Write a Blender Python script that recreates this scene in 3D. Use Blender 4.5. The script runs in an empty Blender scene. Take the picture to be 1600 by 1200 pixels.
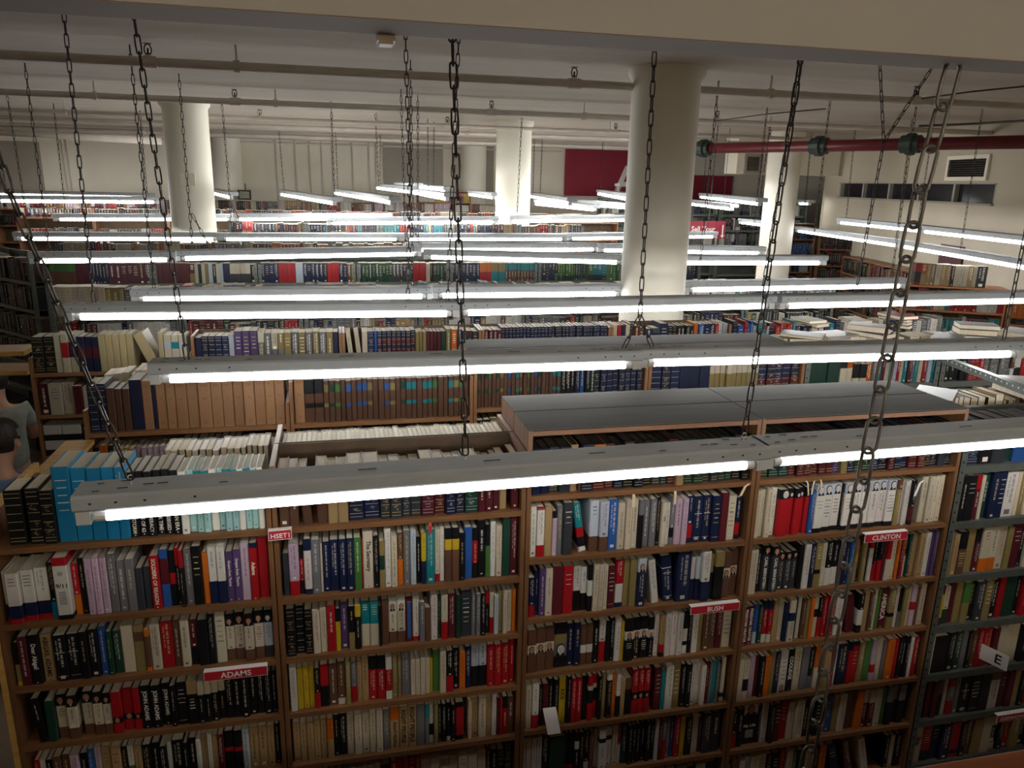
import bpy, math, random, re
from mathutils import Matrix, Vector
R = random.Random(11)
scn = bpy.context.scene
COL = scn.collection
# ---------------------------------------------------------------- camera (eye at the origin, floor 3.3 m below)
F_PX, PITCH, YAW, ROLL = 1200.0, math.radians(14.785), math.radians(13.007), math.radians(1.2415)
cam_d = bpy.data.cameras.new('camera'); cam = bpy.data.objects.new('camera', cam_d); COL.objects.link(cam)
cam_d.sensor_width = 36; cam_d.lens = F_PX / 1600 * 36; cam_d.clip_start = .02
cp, sp, cy_, sy_ = math.cos(PITCH), math.sin(PITCH), math.cos(YAW), math.sin(YAW)
vR = Vector((cy_, -sy_, 0)); vU = Vector((sp*sy_, sp*cy_, cp)); vF = Vector((cp*sy_, cp*cy_, -sp))
cr, sr = math.cos(ROLL), math.sin(ROLL)
right, up = vR*cr + vU*sr, vU*cr - vR*sr
cam.matrix_world = Matrix((right, up, -vF)).transposed().to_4x4()
scn.camera = cam
# ---------------------------------------------------------------- world, light levels, exposure
w = bpy.data.worlds.new('world'); scn.world = w; w.use_nodes = True
w.node_tree.nodes['Background'].inputs[0].default_value = (.9, .93, 1, 1)
w.node_tree.nodes['Background'].inputs[1].default_value = .05
TUBE_STRENGTH = 9.0
scn.view_settings.view_transform = 'Standard'; scn.view_settings.look = 'None'
scn.view_settings.gamma = 1; scn.view_settings.use_curve_mapping = False
scn.view_settings.exposure = 0.5
try:
    scn.cycles.max_bounces = 7; scn.cycles.diffuse_bounces = 5; scn.cycles.glossy_bounces = 2
    scn.cycles.use_denoising = True; scn.cycles.caustics_reflective = False; scn.cycles.sample_clamp_indirect = 4
except Exception: pass

# ---------------------------------------------------------------- pixel helpers (used to survey the photo)
def ray(px, py):
    x = (px-800)/F_PX; y = -(py-600)/F_PX
    return right*x + up*y + vF
def at_y(px, py, Y): r = ray(px, py); return r*(Y/r.y)
def at_z(px, py, Z): r = ray(px, py); return r*(Z/r.z)
def proj(p):
    p = Vector(p); d = p.dot(vF)
    return 800+F_PX*p.dot(right)/d, 600-F_PX*p.dot(up)/d
FLOOR, CEIL = -3.3, .85

# ---------------------------------------------------------------- materials
def lin(c):
    c = c/255.0
    return c/12.92 if c <= .04045 else ((c+.055)/1.055)**2.4
def rgb(h): return tuple(lin(int(h[i:i+2], 16)) for i in (0, 2, 4))
def mat(name, col, rough=.6, metal=0, noise=None, bump=0, emit=0, spec=.5):
    m = bpy.data.materials.new(name); m.use_nodes = True; nt = m.node_tree; b = nt.nodes['Principled BSDF']
    b.inputs['Base Color'].default_value = (*col, 1); b.inputs['Roughness'].default_value = rough
    b.inputs['Metallic'].default_value = metal; b.inputs['Specular IOR Level'].default_value = spec
    if emit: b.inputs['Emission Color'].default_value = (*col, 1); b.inputs['Emission Strength'].default_value = emit
    if noise:
        scale, c2, stretch = noise
        tc = nt.nodes.new('ShaderNodeTexCoord'); mp = nt.nodes.new('ShaderNodeMapping'); mp.inputs['Scale'].default_value = stretch
        nz = nt.nodes.new('ShaderNodeTexNoise'); nz.inputs['Scale'].default_value = scale; nz.inputs['Detail'].default_value = 5
        cr_ = nt.nodes.new('ShaderNodeValToRGB'); cr_.color_ramp.elements[0].color = (*col, 1); cr_.color_ramp.elements[1].color = (*c2, 1)
        cr_.color_ramp.elements[0].position = .35; cr_.color_ramp.elements[1].position = .68
        nt.links.new(tc.outputs['Object'], mp.inputs[0]); nt.links.new(mp.outputs[0], nz.inputs[0])
        nt.links.new(nz.outputs[0], cr_.inputs[0]); nt.links.new(cr_.outputs[0], b.inputs['Base Color'])
        if bump:
            bp = nt.nodes.new('ShaderNodeBump'); bp.inputs['Strength'].default_value = bump; bp.inputs['Distance'].default_value = .01
            nt.links.new(nz.outputs[0], bp.inputs['Height']); nt.links.new(bp.outputs[0], b.inputs['Normal'])
    return m
def attr_mat(name, rough, var, stretch, scale):
    """colour of each printed cover or page block comes from the mesh; faint procedural fibre on top"""
    m = bpy.data.materials.new(name); m.use_nodes = True; nt = m.node_tree; b = nt.nodes['Principled BSDF']
    a = nt.nodes.new('ShaderNodeAttribute'); a.attribute_name = 'Col'
    tc = nt.nodes.new('ShaderNodeTexCoord'); mp = nt.nodes.new('ShaderNodeMapping'); mp.inputs['Scale'].default_value = stretch
    nz = nt.nodes.new('ShaderNodeTexNoise'); nz.inputs['Scale'].default_value = scale
    mr = nt.nodes.new('ShaderNodeMapRange'); mr.inputs[3].default_value = 1-var; mr.inputs[4].default_value = 1+var*.4
    mx = nt.nodes.new('ShaderNodeMix'); mx.data_type = 'RGBA'; mx.blend_type = 'MULTIPLY'; mx.inputs[0].default_value = 1
    nt.links.new(tc.outputs['Object'], mp.inputs[0]); nt.links.new(mp.outputs[0], nz.inputs[0]); nt.links.new(nz.outputs[0], mr.inputs[0])
    nt.links.new(a.outputs['Color'], mx.inputs[6]); nt.links.new(mr.outputs[0], mx.inputs[7]); nt.links.new(mx.outputs[2], b.inputs['Base Color'])
    b.inputs['Roughness'].default_value = rough; b.inputs['Specular IOR Level'].default_value = .35
    return m
M = {}
M['cover'] = attr_mat('printed_cover', .45, .12, (1, 1, 1), 60)
M['pages'] = attr_mat('page_block', .8, .35, (90, 4, 4), 6)
M['wood'] = mat('oak_wood', rgb('6a4729'), .5, noise=(9, rgb('7e5837'), (.6, 6, 6)), bump=.1)
M['woodv'] = mat('oak_upright', rgb('644327'), .5, noise=(9, rgb('795435'), (7, 7, .6)), bump=.1)
M['darkback'] = mat('hardboard_back', rgb('4a3a2b'), .8, noise=(12, rgb('58452f'), (1, 1, 1)))
M['greytop'] = mat('grey_laminate', rgb('4b4945'), .85, noise=(5, rgb('53514c'), (.5, 3, 3)))
M['yellowwood'] = mat('pale_pine', rgb('c9a05a'), .5, noise=(7, rgb('b68a45'), (1, 6, 6)))
M['orangewood'] = mat('orange_veneer', rgb('a8693c'), .45, noise=(7, rgb('925630'), (6, 6, .7)))
M['rail'] = mat('rail_mahogany', rgb('6e3c22'), .4, noise=(9, rgb('572c17'), (.6, 6, 6)))
M['metal'] = mat('grey_steel_shelving', rgb('50554f'), .45, .2, noise=(18, rgb('5b605a'), (1, 1, 1)))
M['hole'] = mat('punched_hole', rgb('15171a'), .8)
M['light_hole'] = mat('bright_slot', rgb('b9c0c4'), .6)
M['lamp'] = mat('lamp_enamel', rgb('a5abaf'), .45, noise=(14, rgb('aeb4b8'), (.5, 2, 2)))
M['lampw'] = mat('lamp_holder_plastic', rgb('c9cccb'), .45)
M['tube'] = mat('fluorescent_glass', (1, .985, 1), .3, emit=TUBE_STRENGTH)
M['fill_tube'] = mat('warm_fill_glass', (1, .89, .73), .3, emit=TUBE_STRENGTH*3.5)  # tubes of the unseen mezzanine lamps added as fill
M['tube_new'] = mat('new_fluorescent_glass', (1, .99, .98), .3, emit=TUBE_STRENGTH*1.75)
M['tube_bright'] = mat('high_output_glass', (1, .98, .95), .3, emit=TUBE_STRENGTH*2.7)
M['tubecap'] = mat('tube_end', rgb('d9d9d6'), .4)
M['chain'] = mat('chain_steel', rgb('302c29'), .42, .45, noise=(40, rgb('423d38'), (1, 1, 1)))
M['ceil'] = mat('painted_ceiling', rgb('bbb3a9'), .85, noise=(2.2, rgb('c6beb4'), (.25, 1.6, 1)), bump=.15)
M['bulk'] = mat('painted_bulkhead', rgb('837e76'), .8, noise=(2.5, rgb('7c776f'), (.4, 1, 1)))
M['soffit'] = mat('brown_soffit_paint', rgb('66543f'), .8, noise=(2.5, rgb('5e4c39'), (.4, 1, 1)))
M['bigchain'] = mat('galvanised_chain', rgb('605c55'), .5, .4, noise=(30, rgb('524e48'), (1, 1, 1)))
M['wall'] = mat('cream_wall', rgb('ebe4d3'), .8, noise=(1.5, rgb('e4ddcb'), (1, 1, .5)))
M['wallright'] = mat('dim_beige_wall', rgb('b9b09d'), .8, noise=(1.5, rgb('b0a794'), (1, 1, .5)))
M['wallgrey'] = mat('grey_wall_panel', rgb('a39c90'), .8, noise=(2, rgb('9b9488'), (1, 1, 1)))
M['column'] = mat('column_paint', rgb('f0ecdc'), .55, noise=(1.6, rgb('e9e5d5'), (1, 1, .5)))
M['pipe'] = mat('painted_pipe', rgb('d5cdc3'), .55, noise=(6, rgb('c9c1b7'), (1, 1, 1)))
M['redpipe'] = mat('red_pipe_paint', rgb('6f2027'), .4, noise=(6, rgb('611a20'), (1, 1, 1)))
M['dark'] = mat('dark_iron', rgb('2b2725'), .5, .4)
M['greenmetal'] = mat('green_coupling', rgb('3c4a44'), .5, .3)
M['red'] = mat('sign_red', rgb('b01c2c'), .5, noise=(5, rgb('a81a2a'), (1, 1, 1)))
M['banner'] = mat('banner_red', rgb('94283a'), .75, noise=(3, rgb('8a2435'), (1, 1, 1)))
M['white'] = mat('white_card', rgb('e2ddd6'), .6)
M['cream'] = mat('cream_ribbon', rgb('cdb997'), .6)
M['black'] = mat('black_print', rgb('161414'), .6)
M['floor'] = mat('dark_floor', rgb('8d7a66'), .6, noise=(4, rgb('7d6a57'), (1, 1, 1)))
M['glass'] = mat('dark_window_glass', rgb('20262b'), .15)
M['skin'] = mat('skin', rgb('b98d72'), .55, noise=(9, rgb('ad8067'), (1, 1, 1)))
M['hair'] = mat('dark_hair', rgb('1d1714'), .6, noise=(60, rgb('2a211c'), (1, 1, .2)))
M['grey_shirt'] = mat('grey_cotton', rgb('9aa095'), .9, noise=(20, rgb('8b9188'), (1, 1, 1)))
M['blue_shirt'] = mat('blue_cotton', rgb('6f86a8'), .9, noise=(20, rgb('64799b'), (1, 1, 1)))
M['trousers'] = mat('dark_trousers', rgb('23242a'), .9)
M['maroon'] = mat('maroon_door', rgb('4a2228'), .5)
M['litsign'] = mat('pale_lettering', rgb('e8e2dc'), .5)

# ---------------------------------------------------------------- mesh builder
class MB:
    def __init__(s): s.v = []; s.f = []; s.m = []; s.c = []
    def poly(s, pts, mi=0, c=(1, 1, 1)):
        n = len(s.v); s.v += [tuple(p) for p in pts]; s.f.append(tuple(range(n, n+len(pts)))); s.m.append(mi); s.c.append(c)
    def faces(s, vs, fs, mi=0, c=(1, 1, 1)):
        n = len(s.v); s.v += [tuple(p) for p in vs]
        for f in fs: s.f.append(tuple(i+n for i in f)); s.m.append(mi); s.c.append(c)
    def box(s, x0, x1, y0, y1, z0, z1, mi=0, c=(1, 1, 1), bev=0):
        if bev:   # chamfered long box
            b = bev
            prof = [(y0+b, z0), (y1-b, z0), (y1, z0+b), (y1, z1-b), (y1-b, z1), (y0+b, z1), (y0, z1-b), (y0, z0+b)]
            vs = [(x0, y, z) for y, z in prof]+[(x1, y, z) for y, z in prof]
            s.faces(vs, [(i, (i+1) % 8, (i+1) % 8+8, i+8)[::-1] for i in range(8)]+[tuple(range(8)), tuple(range(15, 7, -1))], mi, c); return
        vs = [(x, y, z) for x in (x0, x1) for y in (y0, y1) for z in (z0, z1)]
        s.faces(vs, [(0, 1, 3, 2), (4, 6, 7, 5), (0, 4, 5, 1), (2, 3, 7, 6), (0, 2, 6, 4), (1, 5, 7, 3)], mi, c)
    def tube(s, a, b, r, n=10, mi=0, c=(1, 1, 1), r2=None, caps=True):
        a, b = Vector(a), Vector(b); d = (b-a).normalized()
        u = d.orthogonal().normalized(); v = d.cross(u); r2 = r if r2 is None else r2
        ca = [a+(u*math.cos(t)+v*math.sin(t))*r for t in (2*math.pi*i/n for i in range(n))]
        cb = [b+(u*math.cos(t)+v*math.sin(t))*r2 for t in (2*math.pi*i/n for i in range(n))]
        fs = [(i, (i+1) % n, n+(i+1) % n, n+i) for i in range(n)]
        if caps: fs += [tuple(range(n))[::-1], tuple(range(n, 2*n))]
        s.faces(ca+cb, fs, mi, c)
    def lathe(s, prof, n=24, cx=0, cy=0, mi=0):
        vs = []; k = len(prof)
        for i in range(n):
            t = 2*math.pi*i/n
            vs += [(cx+r*math.cos(t), cy+r*math.sin(t), z) for r, z in prof]
        fs = []
        for i in range(n):
            j = (i+1) % n
            fs += [(i*k+q, j*k+q, j*k+q+1, i*k+q+1) for q in range(k-1)]
        s.faces(vs, fs, mi)
    def add(s, o, T=None):
        n = len(s.v)
        s.v += [tuple(T @ Vector(p)) for p in o.v] if T else o.v
        s.f += [tuple(i+n for i in f) for f in o.f]; s.m += o.m; s.c += o.c
    def build(s, name, mats, parent=None, smooth=False, col=False, loc=None):
        me = bpy.data.meshes.new(name); me.from_pydata(s.v, [], s.f)
        for m in (mats if isinstance(mats, (list, tuple)) else [mats]): me.materials.append(m)
        me.polygons.foreach_set('material_index', s.m)
        if smooth: me.polygons.foreach_set('use_smooth', [True]*len(s.f))
        if col:
            at = me.color_attributes.new('Col', 'FLOAT_COLOR', 'CORNER'); buf = []
            for f, c in zip(s.f, s.c): buf += [c[0], c[1], c[2], 1.0]*len(f)
            at.data.foreach_set('color', buf)
        me.update(); o = bpy.data.objects.new(name, me); COL.objects.link(o)
        if parent: o.parent = parent
        if loc is not None: o.location = loc
        return o
def tag(o, label=None, cat=None, group=None, kind=None):
    if label: o['label'] = label
    if cat: o['category'] = cat
    if group: o['group'] = group
    if kind: o['kind'] = kind
    return o
def thing(name, label, cat, loc=(0, 0, 0), rz=0, group=None):
    o = bpy.data.objects.new(name, None); o.empty_display_size = .05; COL.objects.link(o)
    o.location = loc; o.rotation_euler = (0, 0, rz)
    return tag(o, label, cat, group)
def struct(o): o['kind'] = 'structure'; return o
_txt = {}
def text_pts(txt, bold=0):
    """flat letter polygons: (verts 2D normalised to height 1, faces, width)"""
    key = (txt, bold)
    if key not in _txt:
        cu = bpy.data.curves.new('t', 'FONT'); cu.body = txt; cu.size = 1; cu.resolution_u = 2; cu.offset = bold
        ob = bpy.data.objects.new('t', cu); COL.objects.link(ob)
        dg = bpy.context.evaluated_depsgraph_get(); dg.update()
        me = bpy.data.meshes.new_from_object(ob.evaluated_get(dg))
        vs = [(v.co.x, v.co.y) for v in me.vertices]; fs = [tuple(p.vertices) for p in me.polygons]
        bpy.data.objects.remove(ob); bpy.data.curves.remove(cu); bpy.data.meshes.remove(me)
        x0 = min(v[0] for v in vs); x1 = max(v[0] for v in vs); y0 = min(v[1] for v in vs); y1 = max(v[1] for v in vs); h = y1-y0
        _txt[key] = ([((x-x0)/h, (y-y0)/h) for x, y in vs], fs, (x1-x0)/h)
    return _txt[key]
ORD = ['zeroth', 'first', 'second', 'third', 'fourth', 'fifth', 'sixth', 'seventh', 'eighth', 'ninth', 'tenth']
def nth(n): return str(n)+('th' if 10 <= n % 100 <= 20 else {1: 'st', 2: 'nd', 3: 'rd'}.get(n % 10, 'th'))
# ================================================================ ROOM SHELL
def slab(name, x0, x1, y0, y1, z0, z1, m):
    b = MB(); b.box(x0, x1, y0, y1, z0, z1); return struct(b.build(name, M[m]))
slab('floor', -9.2, 17.2, -3.2, 16.8, FLOOR-.1, FLOOR, 'floor')
slab('ceiling', -9.2, 17.2, -3.2, 16.8, CEIL, CEIL+.1, 'ceil')
slab('wall_back', -9.2, 17.2, 16.6, 16.8, FLOOR, CEIL, 'wall')
slab('wall_left', -9.2, -9.0, -3.2, 16.6, FLOOR, CEIL, 'wall')
slab('wall_behind', -9.0, 17.0, -3.2, -3.0, FLOOR, CEIL, 'wall')
slab('trim_1', -9.0, 9.9, 1.3, 1.43, .238, CEIL, 'bulk')      # bulkhead beam at the mezzanine edge
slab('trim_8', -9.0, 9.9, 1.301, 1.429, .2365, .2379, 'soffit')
slab('floor_mezzanine', -9.0, 9.9, -3.0, .44, -1.75, -1.6, 'floor')
# right-hand wall, running obliquely towards the camera, with the glazed strip near its top
WA, WB = Vector((9.15, 13.6)), Vector((7.55, 6.6))
def wall_px(px, py, off=.12):
    d = (WB-WA).normalized(); n = Vector((-d.y, d.x)); r = ray(px, py); o = WA+n*off; k = o.dot(n)/(r.x*n.x+r.y*n.y); p = r*k
    return (Vector((p.x, p.y))-o).dot(d), p.z
def oblique_wall():
    a, b_ = Vector((9.15, 13.6)), Vector((7.55, 6.6)); d = (b_-a).normalized(); n = Vector((-d.y, d.x))
    if n.x < 0: n = -n
    def pl(t, off, z): p = a+d*t+n*off; return (p.x, p.y, z)
    L = 11.5; m = MB(); wt0 = max(.05, wall_px(1311, 300)[0]); wt1 = wall_px(1556, 300)[0]; wz1 = wall_px(1435, 286)[1]; wz0 = wall_px(1435, 314)[1]
    def bx(t0, t1, z0, z1, o0=.12, o1=.27, mb=m, mi=0):
        vs = [pl(t, o, z) for t in (t0, t1) for o in (o0, o1) for z in (z0, z1)]
        mb.faces(vs, [(0, 1, 3, 2), (4, 6, 7, 5), (0, 4, 5, 1), (2, 3, 7, 6), (0, 2, 6, 4), (1, 5, 7, 3)], mi)
    bx(0, L, FLOOR, wz0); bx(0, L, wz1, CEIL); bx(wt1, L, wz0, wz1); bx(0, wt0, wz0, wz1)
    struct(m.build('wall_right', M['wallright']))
    g = MB(); bx(wt0, wt1, wz0+.01, wz1-.01, .19, .2, g)
    f = MB(); n_ = 5
    for k in range(n_+1): t = wt0+(wt1-wt0-.05)*k/n_; bx(t, t+.05, wz0, wz1, .13, .24, f)
    bx(wt0, wt1, wz0-.02, wz0+.01, .08, .24, f); bx(wt0, wt1, wz1-.012, wz1, .1, .24, f)
    fr = struct(f.build('window_1', M['wallgrey'])); g.build('window_glass', M['glass'], fr)
    return pl
PL = oblique_wall()
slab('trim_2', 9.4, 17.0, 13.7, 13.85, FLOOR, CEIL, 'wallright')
# boxed-in white bulkhead at the upper right with two louvred vents
def bulkhead():
    m = MB(); m.box(7.0, 14.5, 12.95, 13.4, .215, CEIL); struct(m.build('trim_3', M['wall']))
    s = MB()
    for x in (7.9, 9.05, 10.3, 12.1): s.box(x, x+.025, 12.925, 12.949, .215, CEIL)
    struct(s.build('trim_4', M['wallgrey']))
bulkhead()
def vent(px0, px1, py0, py1, lab, dark):
    a, b = at_y(px0, py1, 12.93), at_y(px1, py0, 12.93); t = thing('wall_vent', lab, 'vent', (a.x, 12.948, a.z), 0, 'wall vents')
    W, H = b.x-a.x, b.z-a.z
    f = MB()
    for bx in ((-.05, 0, -.05, H+.05), (W, W+.05, -.05, H+.05), (0, W, -.05, 0), (0, W, H, H+.05)): f.box(bx[0], bx[1], -.03, 0, bx[2], bx[3])
    f.build('vent_frame', M['wall'] if not dark else M['wallgrey'], t)
    g = MB(); g.box(0, W, -.006, -.001, 0, H); n = 9
    g.build('vent_backing', M['dark'], t); l = MB()
    for i in range(n): l.faces([(0, -.026, H*i/n+.005), (W, -.026, H*i/n+.005), (W, -.008, H*(i+.75)/n), (0, -.008, H*(i+.75)/n)], [(0, 1, 2, 3)])
    l.build('louvre', M['wallgrey'], t)
vent(1166, 1188, 245, 267, 'small square grey louvred vent above the red banner corner', True)
def wall_vent2():
    (t0, z1), (t1, z0) = wall_px(1487, 250), wall_px(1541, 276); t = thing('wall_vent', 'wide dark louvred vent in pale frame, upper right below the red pipe', 'vent', (0, 0, 0), 0, 'wall vents')
    BFv = [(0, 1, 3, 2), (4, 6, 7, 5), (0, 4, 5, 1), (2, 3, 7, 6), (0, 2, 6, 4), (1, 5, 7, 3)]
    def bx(mb, a, b, c, d, o0, o1): mb.faces([PL(x, o, z) for x in (a, b) for o in (o0, o1) for z in (c, d)], BFv)
    f = MB(); w_ = .05
    bx(f, t0-w_, t1+w_, z0-w_, z0, .085, .119); bx(f, t0-w_, t1+w_, z1, z1+w_, .085, .119); bx(f, t0-w_, t0, z0, z1, .085, .119); bx(f, t1, t1+w_, z0, z1, .085, .119); f.build('vent_frame', M['wall'], t)
    g = MB(); bx(g, t0, t1, z0, z1, .112, .119); g.build('vent_backing', M['dark'], t); l = MB()
    for i in range(8): za = z0+(z1-z0)*(i+.1)/8; l.faces([PL(t0, .09, za), PL(t1, .09, za), PL(t1, .108, za+(z1-z0)*.08), PL(t0, .108, za+(z1-z0)*.08)], [(0, 1, 2, 3)])
    l.build('louvre', M['dark'], t)
wall_vent2()
# back wall panelling, conduits, pilasters
def panels():
    m = MB()
    for px0, px1, py0, py1 in ((600, 692, 216, 292), (735, 772, 222, 306), (0, 60, 222, 300)):
        a, b = at_y(px0, py1, 16.57), at_y(px1, py0, 16.57); m.box(a.x, b.x, 16.56, 16.598, a.z, b.z)
    struct(m.build('trim_5', M['wallgrey']))
    s = MB()
    for px in (100, 107, 432, 462, 484, 503, 520, 551, 577, 588): 
        a = at_y(px, 250, 16.58); s.tube((a.x, 16.58, -.5), (a.x, 16.58, CEIL-.01), .014, 6)
    for z in (.62, .78): s.box(-9, 4.8, 16.55, 16.6, z, z+.03)
    struct(s.build('trim_6', M['pipe']))
    d = MB()
    for x0, x1, y, z in ((-9, 9.3, 14.6, .63), (-9, 9.3, 15.6, .7), (-6, 7.2, 13.6, .72)): d.box(x0, x1, y, y+.32, z, CEIL-.001)
    struct(d.build('trim_7', M['ceil']))
panels()
def column(x, y, lab, r=.26):
    m = MB(); m.lathe([(r*1.06, FLOOR), (r*1.06, FLOOR+.25), (r, FLOOR+.27), (r, CEIL-.09), (r*1.12, CEIL-.05), (r*1.12, CEIL)], 40, x, y)
    o = m.build('wall_column', M['column'], smooth=True); struct(o); return o
for c in ((2.506, 5.84), (2.62, 11.56), (-1.707, 10.39), (7.11, 11.62), (2.84, 16.25), (-1.98, 16.28), (9.2, 9.25)): column(c[0], c[1], '', .26 if c[0] < 9 else .17)
# plaque on the left column
def plaque():
    t = MB(); a = at_y(282, 290, 10.12); b = at_y(304, 271, 10.12); t.box(a.x, b.x, 10.115, 10.14, a.z, b.z)
    tag(t.build('paper_notice', M['wall']), 'faded beige paper notice taped to the white column at left', 'notice')
plaque()
# mezzanine railing in front of the camera
def rail():
    t = thing('handrail', 'brown wooden railing cap cutting the bottom right corner of the view', 'railing', (0, 0, 0))
    b = MB(); b.box(-4.5, 4.5, .43, .535, -.6, -.55, bev=.006); b.build('rail_cap', M['rail'], t)
    p = MB(); p.box(-4.5, 4.5, .46, .5, -1.6, -.6); p.build('shade_panel', M['rail'], t)  # unseen panel, made solid to shade the lower front shelves from the mezzanine lamps
rail()
# ================================================================ PIPES AND SPRINKLERS
def pipe(name, a, b, r, m, lab, cat='pipe', group=None, coup=()):
    t = thing(name, lab, cat, (0, 0, 0), 0, group); p = MB(); p.tube(a, b, r, 14); p.build('pipe_run', M[m], t, smooth=True)
    a, b = Vector(a), Vector(b)
    for f in coup:
        c = a+(b-a)*f; d = (b-a).normalized(); q = MB(); q.tube(c-d*r*1.5, c+d*r*1.5, r*1.45, 14); q.tube(c-d*r*.5, c+d*r*.5, r*1.8, 14)
        q.build('coupling', M['greenmetal'] if m == 'redpipe' else M[m], t)
    return t
Z1 = .715
def branch(ya, xs, hx, lab, x0=-9, x1=9.2, r=.03, slope=0, z=Z1):
    t = pipe('sprinkler_pipe', (x0, ya+slope*x0, z), (x1, ya+slope*x1, z), r, 'pipe', lab, 'pipe', 'ceiling sprinkler pipes')
    for x in xs:
        h = MB(); h.tube((x-.05, ya, z), (x+.05, ya, z), r*1.28, 12); h.build('pipe_tee', M['pipe'], t)
    for x in hx:
        h = MB(); h.tube((x, ya+slope*x, z+r), (x, ya+slope*x, CEIL), .008, 6); h.tube((x-.02, ya+slope*x, z), (x+.02, ya+slope*x, z), r*1.35, 12)
        h.build('hanger', M['pipe'], t)
    return t
def sprinkler(x, y, z, lab):
    t = thing('fire_sprinkler', lab, 'sprinkler', (x, y, z), 0, 'ceiling sprinkler heads')
    b = MB(); b.tube((0, 0, .0315), (0, 0, .045), .022, 10); b.build('threaded_base', M['pipe'], t)
    f = MB(); pts = [(.022*math.sin(a), .03+.035*(1-math.cos(a))) for a in [math.pi*i/10 for i in range(11)]]
    for s in (-1, 1):
        for (p, q), (p2, q2) in zip(pts, pts[1:]): f.tube((s*p, 0, q+.012), (s*p2, 0, q2+.012), .0045, 5, caps=False)
    f.tube((0, 0, .04), (0, 0, .085), .007, 6); f.tube((-.0, 0, .112), (0, 0, .116), .028, 10); f.tube((0, 0, .045), (0, 0, .055), .016, 8)
    f.build('sprinkler_frame', M['dark'], t)
SPR = [(232, 90, 5.88, 'nearest at left, beside a hanging chain'), (897, 125, 5.88, 'nearest at centre, left of the big column'), (1431, 150, 5.88, 'nearest at right, above the red pipe'),
       (367, 155, 8.6, 'on the second pipe, right of the left column'), (768, 172, 8.6, 'on the second pipe, at picture centre'), (1120, 188, 8.6, 'on the second pipe, just right of the big column'),
       (406, 180, 11, 'small, on the third pipe above the back wall at left'), (699, 190, 11, 'small, on the third pipe left of the centre column'), (962, 203, 11, 'small, on the third pipe left of the big column'), (1203, 206, 11, 'small, on the third pipe at the right column'), (1434, 192, 11, 'small, on the third pipe above the red pipe coupling')]
SX = {}
for px, py, Y, lab in SPR: SX.setdefault(Y, []).append(at_y(px, py, Y).x)
branch(5.88, SX[5.88], (-.61, 3.41), 'pale ceiling pipe nearest the camera, running the full width')
branch(8.6, SX[8.6], (-2.22, -.54, 2.74), 'second pale ceiling pipe back from the camera')
branch(11.0, SX[11], (-3.2, .6, 3.9), 'third pale ceiling pipe back, in front of the far column', r=.025)
branch(12.55, (), (-2, 2.1, 5.6), 'fourth pale ceiling pipe back from the camera', r=.028)
branch(14.3, (), (-3, 1.2, 5), 'farthest pale ceiling pipe, close to the back wall', r=.03, z=.66)
for px, py, Y, lab in SPR:
    p = at_y(px, py, Y); sprinkler(p.x, Y, Z1, 'dark upright sprinkler head '+lab)
pa, pb = at_z(1094, 232, .55), at_z(1640, 221, .55)
pipe('fire_main', pa, pb, .075, 'redpipe', 'thick red fire pipe with dark green couplings across the upper right', 'pipe', None, (.015, .42, .68))
def cable(pts, r, lab, name='ceiling_cable'):
    m = MB()
    for a, b in zip(pts, pts[1:]): m.tube(a, b, r, 6)
    tag(m.build(name, M['dark']), lab, 'cable', 'cables under the ceiling')
pipe('heating_pipe', at_y(-60, 203, 12.9), at_y(252, 221, 12.9), .05, 'pipe', 'thick pale lagged pipe high on the left, ending behind the white column', 'pipe')
cable([at_z(1440, 154, .7), at_z(1520, 143, .72), at_z(1640, 131, .74)], .006, 'thin dark cable running right from the right-hand sprinkler head')
cable([at_z(1118, 189, .72), at_z(1200, 178, .74), at_z(1290, 170, .76)], .006, 'thin dark cable running right from the sprinkler behind the big column')
cable([at_z(1436, 197, .7), at_z(1530, 193, .7), at_z(1640, 186, .7)], .012, 'dark conduit just above the red fire pipe at right')
def bracket():
    a, b = at_y(588, 66, 1.46), at_y(616, 56, 1.46)
    m = MB(); m.box(a.x, b.x, 1.4305, 1.47, .228, .262); m.box(a.x+.004, b.x-.004, 1.4305, 1.466, .222, .228)
    tag(m.build('junction_box', M['pipe']), 'small painted junction box under the near bulkhead edge', 'box')
bracket()
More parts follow.
